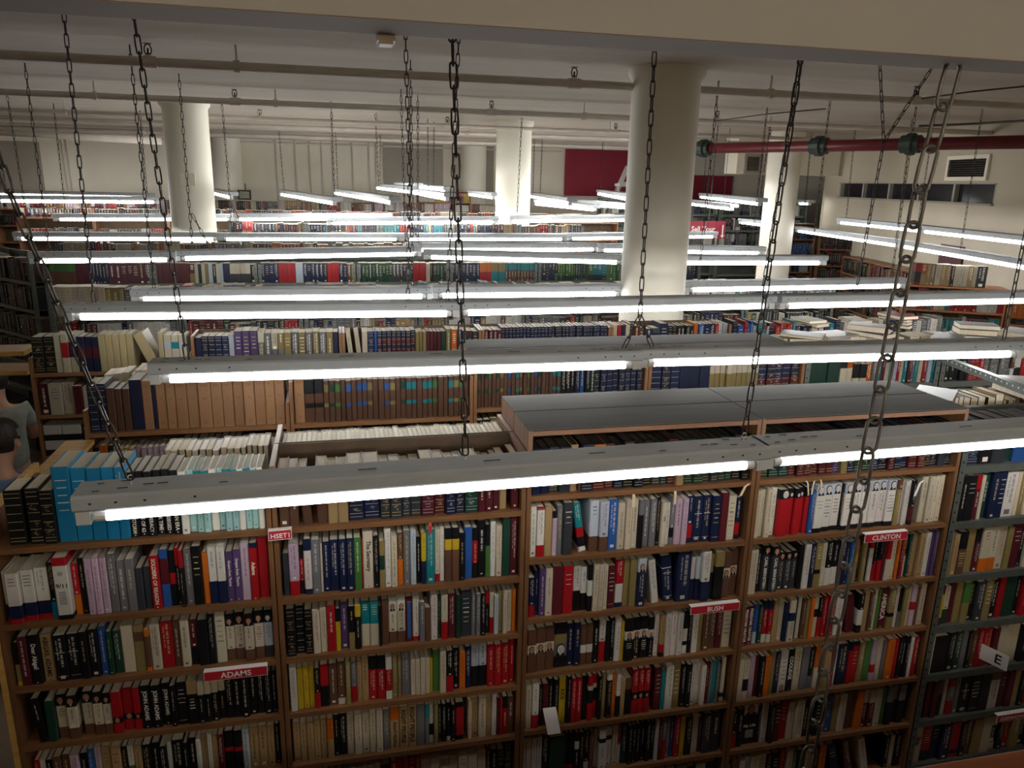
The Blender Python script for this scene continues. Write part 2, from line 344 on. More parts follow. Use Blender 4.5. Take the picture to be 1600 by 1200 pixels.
# ================================================================ LAMPS AND CHAINS
def lamp(a, b, lab, glass='tube'):
    """strip light whose glass tube runs from a to b"""
    a, b = Vector(a), Vector(b); mid = (a+b)/2; L = (b-a).length; ang = math.atan2(b.y-a.y, b.x-a.x)
    t = thing('strip_light', lab, 'fluorescent light', mid, ang, 'hanging fluorescent strip lights')
    h = L/2; m = MB(); y0, y1, z0, z1 = -.04, .095, .026, .078; e = h+.052
    m.box(-e, e, y0, y1, z0, z1, bev=.008)
    for s in (-1, 1):                                              # punched slots and knock-outs
        for dx, yy, ww in ((.06, -.005, .02), (.06, .06, .02), (.13, .01, .03), (.13, .07, .03), (.2, .03, .03), (.24, .03, .03), (.42, .0, .025)):
            x = s*(e-dx); m.box(x-ww/2, x+ww/2, yy-.003, yy+.003, z1+.0002, z1+.0008, 1)
        for dx in (.05, .12, .2, .34): m.box(s*(e-dx)-.004, s*(e-dx)+.004, y0-.0008, y0-.0002, .05, .056, 1)
    for x in (-.3, .12, .5): m.box(x-.03, x+.03, .02, .026, z1+.0002, z1+.0008, 1)
    m.build('housing', [M['lamp'], M['hole']], t)
    g = MB(); n = 12; g.tube((-h+.03, 0, 0), (h-.03, 0, 0), .019, n, caps=False); gt = g.build('tube', M[glass], t, smooth=True)
    for s in (-1, 1):
        c = MB(); c.tube((s*h, 0, 0), (s*(h-.03), 0, 0), .0192, n); c.tube((s*(h+.01), 0, .004), (s*h, 0, .004), .004, 6); c.build('tube_end', M['tubecap'], gt)
        k = MB(); k.box(s*(h+.03)-.02, s*(h+.03)+.02, -.022, .022, -.02, .027); k.build('lamp_holder', M['lampw'], t)
    return t, mid, ang, L
def link_chain(name, pts, lab, size=1.0, n1=12, n2=6, group='chains holding up the strip lights', tw=0, mt='chain', wf=1.0):
    """steel chain of real oval links along a polyline"""
    m = MB(); ln, wd, r = .064*size, .0105*size*wf, .0034*size; k = 0
    P = []
    for a, b in zip(pts, pts[1:]):
        a, b = Vector(a), Vector(b); n = max(1, round((b-a).length/ln))
        for i in range(n): P.append((a+(b-a)*((i+.5)/n), (b-a).normalized(), (b-a).length/n))
    for c, d, l in P:
        u = d.cross(Vector((0, 1, .13))).normalized(); v = d.cross(u)
        if tw: u, v = u*math.cos(tw)+v*math.sin(tw), v*math.cos(tw)-u*math.sin(tw)
        if k % 2: u, v = v, -u
        k += 1; hl = l/2+r*1.6; ring = []
        for i in range(n1):
            t = 2*math.pi*i/n1; cx, sx = math.cos(t), math.sin(t)
            off = (hl-wd)*(1 if sx > .01 else -1 if sx < -.01 else 0)
            if abs(sx) <= .01: off = 0
            ring.append((c+u*(wd*cx)+d*(off+wd*sx), (u*cx+d*sx).normalized()))
        vs = []
        for p, nn in ring:
            for j in range(n2):
                t = 2*math.pi*j/n2; vs.append(p+nn*(r*math.cos(t))+v*(r*math.sin(t)))
        fs = [(i*n2+j, ((i+1) % n1)*n2+j, ((i+1) % n1)*n2+(j+1) % n2, i*n2+(j+1) % n2) for i in range(n1) for j in range(n2)]
        m.faces(vs, fs)
    return tag(m.build(name, M[mt], smooth=True), lab, 'chain', group)
LT = .095    # housing top above tube axis
def PZ(px, py, z): return at_z(px, py, z)
def PM(px, py, Y, q, qy):  # far fixture: find the height that puts its middle at depth Y
    r = (ray(px, py)+ray(q, qy)); z = r.z*Y/r.y; a, b = at_z(px, py, z), at_z(q, qy, z); k = min(1, 13.85/max(a.y, b.y)); return a*k, b*k
lamps = {}
def L2(key, a, b, lab, glass=None):
    glass = glass or ('tube' if key[0] in '1r' else 'tube_bright' if key[0] in 'f78' else 'tube_new'); lamps[key] = lamp(a, b, lab, glass)
a = PZ(150, 805, -1.0); b = PZ(1175, 725, -1.0); L2('1a', a, b, 'nearest strip light, crossing in front of the left half of the front bookcase')
c = PZ(1207, 721, -1.0); d = (b-a).normalized(); L2('1b', c, c+d*2.38, 'nearest row strip light running out of frame at right, below the grey-topped cases')
L2('2a', PZ(255, 592, -.88), PZ(985, 570, -.88), 'second row strip light from the front, over the tan volumes')
L2('2b', PZ(1012, 567, -.88), PZ(1583, 553, -.88), 'second row strip light right of the chain pair, over the second grey top')
p = PZ(1612, 552, -.88); L2('2c', p, p+Vector((2.2, 0, 0)), 'second row strip light with only its tip showing at the right edge')
L2('3a', PZ(118, 495, -.82), PZ(705, 490, -.82), 'third row strip light at left, over the third row of books')
L2('3b', PZ(724, 489, -.82), PZ(1198, 478, -.82), 'third row strip light passing in front of the big column')
p = PZ(1226, 478, -.82); L2('3c', p, p+Vector((2.36, .06, 0)), 'third row strip light at right, behind the thick near chain')
L2('4a', PZ(218, 468, -.9), PZ(665, 463, -.9), 'fourth row strip light at left')
L2('4b', PZ(686, 462, -.87), PZ(966, 459.5, -.87), 'fourth row strip light ending at the left of the big column')
L2('4c', PZ(1077, 453, -.9), PZ(1408, 447, -.9), 'fourth row strip light starting right of the big column')
L2('5a', PZ(57, 408, -.75), PZ(266, 406, -.75), 'short strip light at far left of the fifth row')
L2('5b', PZ(284, 404, -.75), PZ(650, 397, -.75), 'fifth row strip light tilted up to the right, left of centre')
L2('5c', PZ(670, 402, -.75), PZ(968, 410, -.75), 'fifth row strip light sloping down to the big column')
L2('5d', PZ(1010, 411, -.75), PZ(1283, 411, -.75), 'fifth row strip light emerging right of the big column')
L2('6d', PZ(640, 391, -.75), PZ(930, 390, -.75), 'strip light between the fifth and sixth rows, left of the big column')
L2('6e', PZ(940, 391, -.75), PZ(1188, 396, -.75), 'strip light between the fifth and sixth rows, running behind the big column')
L2('6a', PZ(30, 373, -.75), PZ(337, 374, -.75), 'sixth row strip light at far left, crossing the left column foot')
L2('6b', PZ(350, 374, -.75), PZ(622, 374, -.75), 'sixth row strip light second from left')
L2('6c', PZ(634, 374, -.75), PZ(880, 374, -.75), 'sixth row strip light below the centre column')
L2('6f', PZ(891, 373, -.75), PZ(1115, 370, -.75), 'sixth row strip light passing behind the big column')
L2('7a', PZ(90, 343, -.62), PZ(358, 343, -.62), 'seventh row strip light at left, behind the left column')
L2('7b', PZ(370, 343, -.55), PZ(606, 342, -.55), 'seventh row strip light right of the left column')
L2('7c', PZ(517, 349, -.56), PZ(772, 347, -.56), 'seventh row strip light overlapping its neighbour at centre left')
L2('7d', PZ(800, 346, -.55), PZ(1010, 344, -.55), 'seventh row strip light between the centre column and the big column')
L2('8a', PZ(-8, 304, -.4), PZ(235, 309, -.4), 'upper of the two strip lights in the far left corner')
L2('8b', PZ(-2, 314, -.4), PZ(243, 316, -.4), 'lower of the two strip lights in the far left corner')
FAR = [(440, 304, 522, 318, 13.6, 'far strip light slanting down right of the left column'), (524, 302, 612, 317, 13.6, 'far strip light slanting down, second right of the left column'),
       (590, 294, 641, 300, 14.6, 'small far strip light by the grey wall panel, nearer of its pair'), (643, 301, 698, 311, 13.2, 'small far strip light left of the slim far column'), (620, 292, 651, 294, 15.4, 'tiny farthest strip light in front of the grey wall panel'),
       (657, 295, 697, 300, 15.2, 'tiny far strip light touching the slim far column'), (734, 304, 771, 309, 13.8, 'small far strip light between the two middle columns'),
       (829, 307, 890, 318, 13.4, 'far strip light right of the centre column, upper'), (838, 319, 928, 328, 12.9, 'far strip light right of the centre column, lower'),
       (905, 319, 980, 325, 13.6, 'far strip light ending at the big column, lower'), (935, 303, 985, 312, 14.4, 'far strip light below the red banner'),
       (1070, 318, 1143, 327, 12.6, 'far strip light emerging right of the big column, lower'), (1095, 308, 1186, 319, 13.4, 'far strip light under the red banner corner at right'),
       (1158, 348, 1195, 352, 12.9, 'short far strip light disappearing behind the right column'), (1249, 318, 1264, 319, 14.5, 'tiny lit strip light just right of the right column'), (333, 302, 361, 309, 14.2, 'short far strip light at the right edge of the left column')]
for i, f in enumerate(FAR):
    a, b = PM(f[0], f[1], f[4], f[2], f[3]); L2('f%d' % i, a, b, f[5])
L2('r1', PZ(1313, 348, -.51), PZ(1437, 361, -.51), 'upper slanting strip light at right, far half'); L2('r2', PZ(1444, 362, -.51), PZ(1612, 381, -.51), 'upper slanting strip light at right, near half leaving the frame')
L2('r3', PZ(1247, 361, -.7), PZ(1402, 384, -.7), 'lower slanting strip light at right, far half'); L2('r4', PZ(1408, 385, -.7), PZ(1612, 420, -.7), 'lower slanting strip light at right, near half leaving the frame')
for i, (x, y) in enumerate(((-1.6, -1.0), (1.0, -1.0), (3.6, -1.0), (-.6, -2.3), (2.6, -2.3))):  # unseen lamps behind the camera, added to fill the bulkhead and front shelves
    L2('m%d' % i, (x, y, .62), (x+2.36, y, .62), 'added mezzanine fill light behind the viewpoint, '+['front left', 'front middle', 'front right', 'rear left', 'rear right'][i], 'fill_tube')
def end(key, s, inset=.1):
    t, mid, ang, L = lamps[key]; d = Vector((math.cos(ang), math.sin(ang), 0)); nrm = Vector((-d.y, d.x, 0))
    return mid+d*(s*(L/2-inset))+nrm*.03+Vector((0, 0, .079))
def hook(p, lab):
    m = MB(); p = Vector(p); n = 10
    pts = [p+Vector((.009*math.cos(t), 0, .022+.009*math.sin(t))) for t in (-1.2+2*math.pi*i/n*.85 for i in range(n))]
    for a, b in zip(pts, pts[1:]): m.tube(a, b, .0022, 6)
    m.tube(p, p+Vector((0, 0, .014)), .0022, 6)
    tag(m.build('eye_hook', M['tubecap']), lab, 'hook', 'eye hooks on the lamp tops')
def top_of(px, py, Y):   # ceiling fixing: continue the sight line's vertical to the ceiling
    p = at_y(px, py, Y); return Vector((p.x, Y, CEIL))
e = end('1a', -1); link_chain('hanging_chain', [e+Vector((0, 0, .02)), at_y(15, 300, 2.38), Vector((-.98, 2.38, CEIL))], 'slanting chain at the far left edge, down to the nearest light')
hook(e, 'silver eye hook at the left end of the nearest light')
e = Vector((.405, 2.43, -.918)); link_chain('hanging_chain', [e+Vector((0, 0, .02)), Vector((.34, 2.42, CEIL))], 'thick-linked chain at picture centre, down to the nearest light'); hook(e, 'eye hook on the nearest light below the centre chain')
e = end('1a', 1, .02)+Vector((0, .01, 0)); tp = at_y(1265, 97, 2.42); link_chain('hanging_chain', [e+Vector((0, 0, .025)), Vector((tp.x, 2.44, CEIL))], 'chain right of the big column, down to the joint of the nearest lights'); hook(e, 'open silver eye hook at the joint of the nearest lights')
e = end('2a', -1); tp = at_y(208, 35, e.y); link_chain('hanging_chain', [e, Vector((tp.x-.01, e.y, CEIL))], 'chain beside the left sprinkler, down to the second row light')
e1 = end('2a', 1, .03); e2 = end('2b', -1, .03); tp = at_y(1022, 80, e1.y); j = (e1+e2)/2+Vector((.0, 0, .16))
link_chain('hanging_chain', [j, Vector((tp.x, e1.y, CEIL))], 'chain hanging in front of the big column')
link_chain('hanging_chain', [e1, j], 'short left branch of chain below the big column', n1=10); link_chain('hanging_chain', [e2, j], 'short right branch of chain below the big column', n1=10)
e = end('2b', 1, .05); link_chain('hanging_chain', [e, Vector((e.x+.03, e.y, CEIL))], 'chain at the right end of the second row lights, near the frame edge')
e = at_z(648, 484, -.735); e.y = 4.88; link_chain('hanging_chain', [e, at_y(640, 290, 4.87), Vector((.44, 4.85, CEIL))], 'chain left of centre, down to the third row light')
e = end('3a', -1); link_chain('hanging_chain', [e, top_of(104, 57, e.y+.05)], 'chain at left, down to the left end of the third row')
e = end('3a', 1, .02); link_chain('hanging_chain', [e, top_of(717, 88, e.y+.05)], 'thin chain just right of the thick centre chain')
e = end('3b', 1, .03); link_chain('hanging_chain', [e, top_of(1247, 128, e.y+.05)], 'thin chain close left of the chain at the right column')
e = end('3c', -1, .6); j = Vector((e.x+.06, e.y, .32)); link_chain('hanging_chain', [e, j], 'lower single chain under the V-shaped pair at right')
link_chain('hanging_chain', [j, Vector((j.x-.12, j.y, CEIL))], 'left arm of the V-shaped chain pair at upper right'); link_chain('hanging_chain', [j, Vector((j.x+.32, j.y, CEIL))], 'right arm of the V-shaped chain pair at upper right')
tb = [Vector((1.185, 1.375, .238)), Vector((1.15, 1.372, 0)), Vector((1.11, 1.37, -.69)), Vector((1.07, 1.37, -1.45))]
link_chain('hanging_chain', tb, 'big near chain at right, hanging in front of the whole front bookcase', 1.12, 20, 10, None, .0001, 'bigchain', 1.5)
CH = [('4a', -1, 'left end of the fourth row'), ('4a', 1, 'joint of the fourth row left of centre'), ('4c', -1, 'right side of the big column, fourth row'), ('4c', 1, 'right end of the fourth row'),
      ('5a', -1, 'left end of the fifth row'), ('5b', -1, 'left column, fifth row'), ('5b', 1, 'joint of the fifth row at centre'), ('5d', 1, 'right end of the fifth row'), ('6d', -1, 'left end of the light between rows five and six'), ('6e', 1, 'right end of the light between rows five and six'),
      ('6a', -1, 'far left end of the sixth row'), ('6b', -1, 'second light of the sixth row, left end'), ('6c', -1, 'third light of the sixth row, left end'), ('6f', 1, 'right end of the sixth row'), ('7a', -1, 'left end of the seventh row'), ('7b', 1, 'joint of the seventh row'), ('7d', -1, 'seventh row beside the centre column'),
      ('8a', 1, 'right end of the upper far left light'), ('8a', -1, 'left part of the upper far left light'), ('8b', 1, 'right end of the lower far left light'), ('8b', -1, 'left part of the lower far left light'),
      ('r1', -1, 'far end of the upper slanting light at right'), ('r1', 1, 'joint of the upper slanting light at right'), ('r3', -1, 'far end of the lower slanting light at right'), ('r3', 1, 'joint of the lower slanting light at right'), ('r4', 0, 'near half of the lower slanting light at right'),
      ('f0', -1, 'far end of the first slanting far light'), ('f0', 1, 'near end of the first slanting far light'), ('f1', -1, 'far end of the second slanting far light'), ('f2', -1, 'small light before the grey wall panel'), ('f3', 0, 'light left of the slim far column'), ('f5', 0, 'tiny light at the slim far column'), ('f7', -1, 'upper far light right of the centre column'), ('f8', -1, 'lower far light right of the centre column'),
      ('f10', -1, 'far light below the red banner'), ('f12', -1, 'left end of the far light under the banner corner'), ('f12', 1, 'right end of the far light under the banner corner'), ('f13', 0, 'short far light by the right column')]
for k, s, lab in CH:
    e = end(k, s); link_chain('hanging_chain', [e, Vector((e.x+R.uniform(-.04, .04), e.y, CEIL))], 'slim chain at the '+lab, 1.0, 8, 4)
for k, s in (('5b', -1), ('6b', -1), ('6c', -1), ('5b', 1)):        # spread ends
    e = end(k, s); link_chain('chain_branch', [e+Vector((.16, 0, 0)), e+Vector((.02, 0, .32))], 'short slanting chain branch at the light '+{'5b-1': 'under the left column', '6b-1': 'right of the left column', '6c-1': 'under the centre chain', '5b1': 'at the fifth row joint'}[k+str(s)], 1, 8, 4)
# ================================================================ BOOKCASES
WOODS = {'wood': ('wood', 'woodv'), 'metal': ('metal', 'metal'), 'orange': ('orangewood', 'orangewood'), 'pine': ('yellowwood', 'yellowwood')}
def case(lab, x, y, W, D, zb, zt, shelves, style='wood', rz=0, top=False, grey=True, ends=(1, 1), group='bookcase bays', cat='bookcase'):
    """x, y: front left foot (seen from the front); W along the front, D into the case; shelves: list of board undersides"""
    t = thing('bookcase', lab, cat, (x, y, zb), rz, group); ms, mv = WOODS[style]
    H = zt-zb; p = .018
    if style == 'metal':
        for (ux, uy) in ((0, 0), (W-.035, 0), (0, D-.035), (W-.035, D-.035)):
            m = MB(); m.box(ux, ux+.035, uy, uy+.003, 0, H); xx = ux if ux == 0 else ux+.032; m.box(xx, xx+.003, uy, uy+.035, 0, H)
            if uy == 0:
                z = .03
                while z < H-.02:
                    m.box(ux+.013, ux+.022, uy-.0008, uy-.0002, z, z+.009, 1); z += .05
            m.build('upright', [M['metal'], M['hole']], t)
    else:
        for ux, e in ((0, ends[0]), (W-p, ends[1])):
            m = MB(); m.box(ux, ux+p, 0, D, 0, H if top or not e else H); m.build('side_panel', M[mv], t)
    x0, x1 = (p+.0005, W-p-.0005) if style != 'metal' else (.0035, W-.0035)
    for z in shelves:
        m = MB()
        if style == 'metal':
            m.box(x0, x1, .0035, D-.008, z-zb+.018, z-zb+.022); m.box(x0, x1, .0035, .006, z-zb-.014, z-zb+.018)
        else: m.box(x0, x1, .0, D-.008, z-zb, z-zb+.022)
        m.build('shelf', M[ms], t)
    m = MB(); m.box(x0, x1, D-.007, D-.001, 0.0, H-.001); m.build('back_panel', M['darkback'] if style != 'metal' else M['metal'], t)
    if top:
        m = MB(); m.box(x0, x1, 0, D-.008, H-.022, H-.002); m.build('top_panel', M[ms], t)
        if grey:
            g = MB(); g.box(0, W, .004, D, H, H+.003); g.build('top_cover', M['greytop'], t)
    return t
AX = [-1.24, -.272, .717, 1.742, 2.783, 3.75]
ZA = [-1.316, -1.616, -1.88, -2.136, -2.39, -2.65, -2.92]; ZB = [-1.257, -1.54, -1.82, -2.09, -2.377, -2.65, -2.92]; ZM = [-1.262, -1.545, -1.83, -2.105, -2.38, -2.65, -2.92]
ga = 'bays of the front bookcase row'
BAYA = ['leftmost wooden bay of the front row, open-topped, ending in a pale wood edge', 'second wooden bay of the front row, right of the HSET1 tag', 'third wooden bay of the front row, under the left grey top board', 'fourth wooden bay of the front row, holding the CLINTON tag', 'grey perforated steel bay at the right end of the front row']
for i in range(5):
    z = (ZA, ZA, ZB, ZB, ZM)[i]; zt = (-1.20, -1.04, -.955, -.955, -1.03)[i]
    case(BAYA[i], AX[i]+.002, 2.8, AX[i+1]-AX[i]-.004, .255, FLOOR, zt, z, 'metal' if i == 4 else 'wood', 0, i in (2, 3), True, group=ga)
gb = 'bays on the back of the front row'
for i, lab in enumerate(['wooden bay back to back with the leftmost front bay', 'wooden bay holding the row of brightly lit page edges', 'wooden bay behind the left grey top board', 'wooden bay behind the right grey top board', 'steel bay behind the front row at right, books lying along its top']):
    z = (ZA, ZA, ZB, ZB, ZM)[i]; zt = (-1.2, -1.04, -.955, -.955, -1.03)[i]
    case(lab, AX[i+1]-.002, 3.315, AX[i+1]-AX[i]-.004, .25, FLOOR, zt, z, 'metal' if i == 4 else 'wood', math.pi, i in (2, 3), True, group=gb)
# long pale end board lying along the left end of the second row, and the pine end panel of the front row
m = MB(); m.box(-1.262, -1.241, 2.8, 3.37, FLOOR, -1.175); tag(m.build('end_board', M['yellowwood']), 'pale pine end board closing the left end of the front bookcase row', 'board')
m = MB(); m.box(-1.33, -1.2, 3.42, 3.97, -1.3, -1.28); m.box(-1.33, -1.31, 3.42, 3.97, FLOOR, -1.3)
tag(m.build('plank', M['yellowwood']), 'wide pale plank between the front row and the second row at left', 'board')
BX = [-1.25, -.265, .709, 1.728, 2.737, 3.7, 4.66]; CX = [-1.93, -.955, .02, .995, 1.97, 2.95, 3.93, 4.9]
DX = [-2.25, -1.27, -.29, .69, 1.67, 2.9, 3.88, 4.86]; EX = [-2.75, -1.77, -.78, .2, 1.18, 2.16, 3.14, 4.1]; FX = [-3.0+.98*i for i in range(8)]; GX = [-1.35+.97*i for i in range(6)]; HX = [-4.3+.98*i for i in range(10)]
def row(X, y, zt, shelves, styles, word, tops=(), D=.25, back=False):
    for i in range(len(X)-1):
        if styles[i] == '-': continue
        st = {'w': 'wood', 'm': 'metal'}[styles[i]]
        W = X[i+1]-X[i]-.004; top = i in tops; z = zt[i] if isinstance(zt, (list, tuple)) else zt
        case(f'{"wooden" if st == "wood" else "grey steel"} bay, {ORD[i+1]} from the left in the {word} row of bookcases', X[i]+.002, y, W, D, FLOOR, z, shelves[i] if isinstance(shelves[0], (list, tuple)) else shelves, st, 0, top, True, group=f'bays of the {word} row')
        if back: case(f'{"wooden" if st == "wood" else "grey steel"} bay on the far side of the {word} row, {ORD[i+1]} from the left', X[i+1]-.002, y+2*D+.01, W, D, FLOOR, z, shelves[i] if isinstance(shelves[0], (list, tuple)) else shelves, st, math.pi, top, True, group=f'bays on the far side of the {word} row')
ZBs = [[-1.282, -1.56, -1.84, -2.12, -2.4, -2.7, -2.98]]*3+[[-1.2, -1.48, -1.76, -2.04, -2.32, -2.6, -2.88]]*2+[[-1.2, -1.48, -1.76, -2.04, -2.32, -2.6, -2.88]]*2
ZBs[2] = [-1.24, -1.52, -1.8, -2.08, -2.36, -2.64, -2.92]
row(BX, 4.0, [-1.14, -1.03, -.935, -.935, -1.0, -1.0], ZBs, 'wwwwmm', 'second', (2, 3), .25, True)
ZC = [-1.275, -1.555, -1.835, -2.115, -2.395, -2.675, -2.955]
row(CX, 5.3, [-1.15, -1.03, -1.03, -1.03, -1.03, -1.1, -1.1], ZC, 'wwwwwmm', 'third')
ZD = [-1.15, -1.43, -1.71, -1.99, -2.27, -2.55, -2.83]; row(DX, 6.75, -.93, ZD, 'mmmmmmm', 'fourth')
ZE = [-1.08, -1.36, -1.64, -1.92, -2.2, -2.48, -2.76]; row(EX, 8.2, -.87, ZE, 'mmmmmmm', 'fifth')
ZF = [-.93, -1.2, -1.48, -1.76, -2.04, -2.32, -2.6, -2.88]; row(FX, 9.4, -.77, ZF, 'mmmmmmm', 'sixth')
ZG = [-.77, -1.05, -1.33, -1.61, -1.89, -2.17, -2.45, -2.73]; row(GX, 10.75, -.6, ZG, 'mmmmm', 'seventh')
ZH = [-.64, -.92, -1.2, -1.48, -1.76, -2.04, -2.32, -2.6, -2.88]; row(HX, 12.1, -.5, ZH, 'wwwwwwwww', 'eighth')
ZI = [-.43, -.65, -.93, -1.21, -1.49, -1.77, -2.05]
IX = [-5.6+1.02*i for i in range(10)]; row(IX, 14.9, [-.22 if i == 7 else -.45 for i in range(9)], [ZI if i == 7 else ZI[1:] for i in range(9)], 'wwwwwwwww', 'farthest')
# dark tall cases at the right, beyond the red sign
TALL = [(4.95, 14.2, 0, 4, .93, -.27, 'dark steel case below the red banner'), (7.3, 14.0, 0, 2, .95, -.27, 'tall dark case right of the big column')]
tall_units = []
for x, y, rz, n, W, zt, lab in TALL:
    for i in range(n):
        zs = [zt-.3-.29*k for k in range(8)]
        case(lab+(f', unit {ORD[i+1]} from left' if n > 1 else ''), x+i*W, y, W-.004, .25, FLOOR, zt, zs, 'metal', rz, True, False, group='dark cases under the banner'); tall_units.append((x+i*W, y, W, zs, 0))
# case with the red label, right of the right column; long dark cases along the oblique wall; orange case; far left steel cases
def oriented(lab, p, d, W, D, zt, n, style, pitch=.29, top=True, group=None, first=.03):
    """front runs from p along unit direction d (case lies to the left of d, i.e. away from the viewer)"""
    rz = math.atan2(d[1], d[0]); zs = [zt-.022-.27-pitch*k if first == .03 else zt-first-pitch*k for k in range(n)]
    case(lab, p[0], p[1], W, D, FLOOR, zt, zs, style, rz, top, False, group=group); return (p, d, W, zs)
side_units = []
side_units.append(oriented('dark case right of the right column, carrying a red label', (7.42, 12.4), (1, 0), .95, .28, -.62, 8, 'wood', group='dark cases at the right wall'))
side_units.append(oriented('dark case right of the red label, next to the oblique wall', (8.4, 12.3), (.95, -.31), .78, .25, -.78, 8, 'wood', group='dark cases at the right wall'))
wd = Vector((7.55-9.15, 6.6-13.6)).normalized()
for k in range(3):
    pp = Vector((8.5, 11.75))+wd*(1.05*k); side_units.append(oriented('low dark case against the oblique right wall, '+['farthest', 'middle', 'nearest'][k]+' of three', (pp.x, pp.y), tuple(wd), 1.04, .28, -1.12, 6, 'wood', group='dark cases at the right wall'))
od = (math.cos(-.5), math.sin(-.5))
side_units.append(oriented('tall orange-brown wooden case with a plain end panel, right of the thick near chain', (6.28, 7.45), od, 1.0, .3, -1.03, 6, 'orange', group='orange-brown cases at right'))
pp = Vector((6.28, 7.45))+Vector(od)*1.02; side_units.append(oriented('orange-brown wooden case at the right frame edge', (pp.x, pp.y), od, 1.0, .3, -1.14, 6, 'orange', group='orange-brown cases at right'))
ld = Vector((.68, -.73)).normalized()
for k in range(2):
    pp = Vector((-4.62, 10.55))+ld*(1.12*k); side_units.append(oriented('slanting open steel case at the left edge, '+['farther', 'nearer'][k]+' of two', (pp.x, pp.y), tuple(ld), 1.1, .3, -.86, 6, 'metal', .3, False, 'steel cases at the left edge'))
# ================================================================ BOOKS
PAL = dict(W='e6e1d6', C='d8cdb2', S='b99a6b', U='6b4a38', M='5f1f28', R='b01a22', O='d9711f', Y='d3b12b', G='4c7f3c', D='1f4436', T='1c8a92', B='2f5fa6', N='1b2547', K='17171a', E='77777a', L='c3ccd6', P='5b4573', V='cdb3c4', X='9a8754', Z='1c7ca8', A='3a3d42', Q='f4efe2', I='bf9068', J='cdbb8c', H='a4d0cb')
NAMES = dict(W='white', C='cream', S='tan', U='brown', M='maroon', R='red', O='orange', Y='yellow', G='green', D='dark green', T='teal', B='blue', N='navy', K='black', E='grey', L='pale blue-grey', P='purple', V='pale pink', X='khaki', Z='bright blue', A='charcoal', Q='ivory', I='tan', J='cream', H='pale aqua')
BOOK_DIM = .72  # book colour factor, lowered per row where lamps would overexpose the spines
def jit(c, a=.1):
    k = BOOK_DIM*(1+R.uniform(-a, a)); return tuple(min(1, v*k*(1+R.uniform(-.03, .03))) for v in c)
def parse(s):
    out = []
    for tok in s.split():
        n = 1
        if '*' in tok: n, tok = tok.split('*', 1); n = int(n)
        for _ in range(n):
            if tok[0] == '_': out.append(('gap', float(tok[1:]))); continue
            q = tok.split(':')+['', '', '']
            segs = [(a, float(b or 10)) for a, b in re.findall(r'([A-Z])(\d*)', q[1])]
            out.append(('book', float(q[0]), segs, float(q[2] or 95), ':'.join(q[3:]).rstrip(':')))
    return out
PAGE = [rgb('e3dac4'), rgb('d9ceb4'), rgb('ded4bf'), rgb('cfc2a6')]
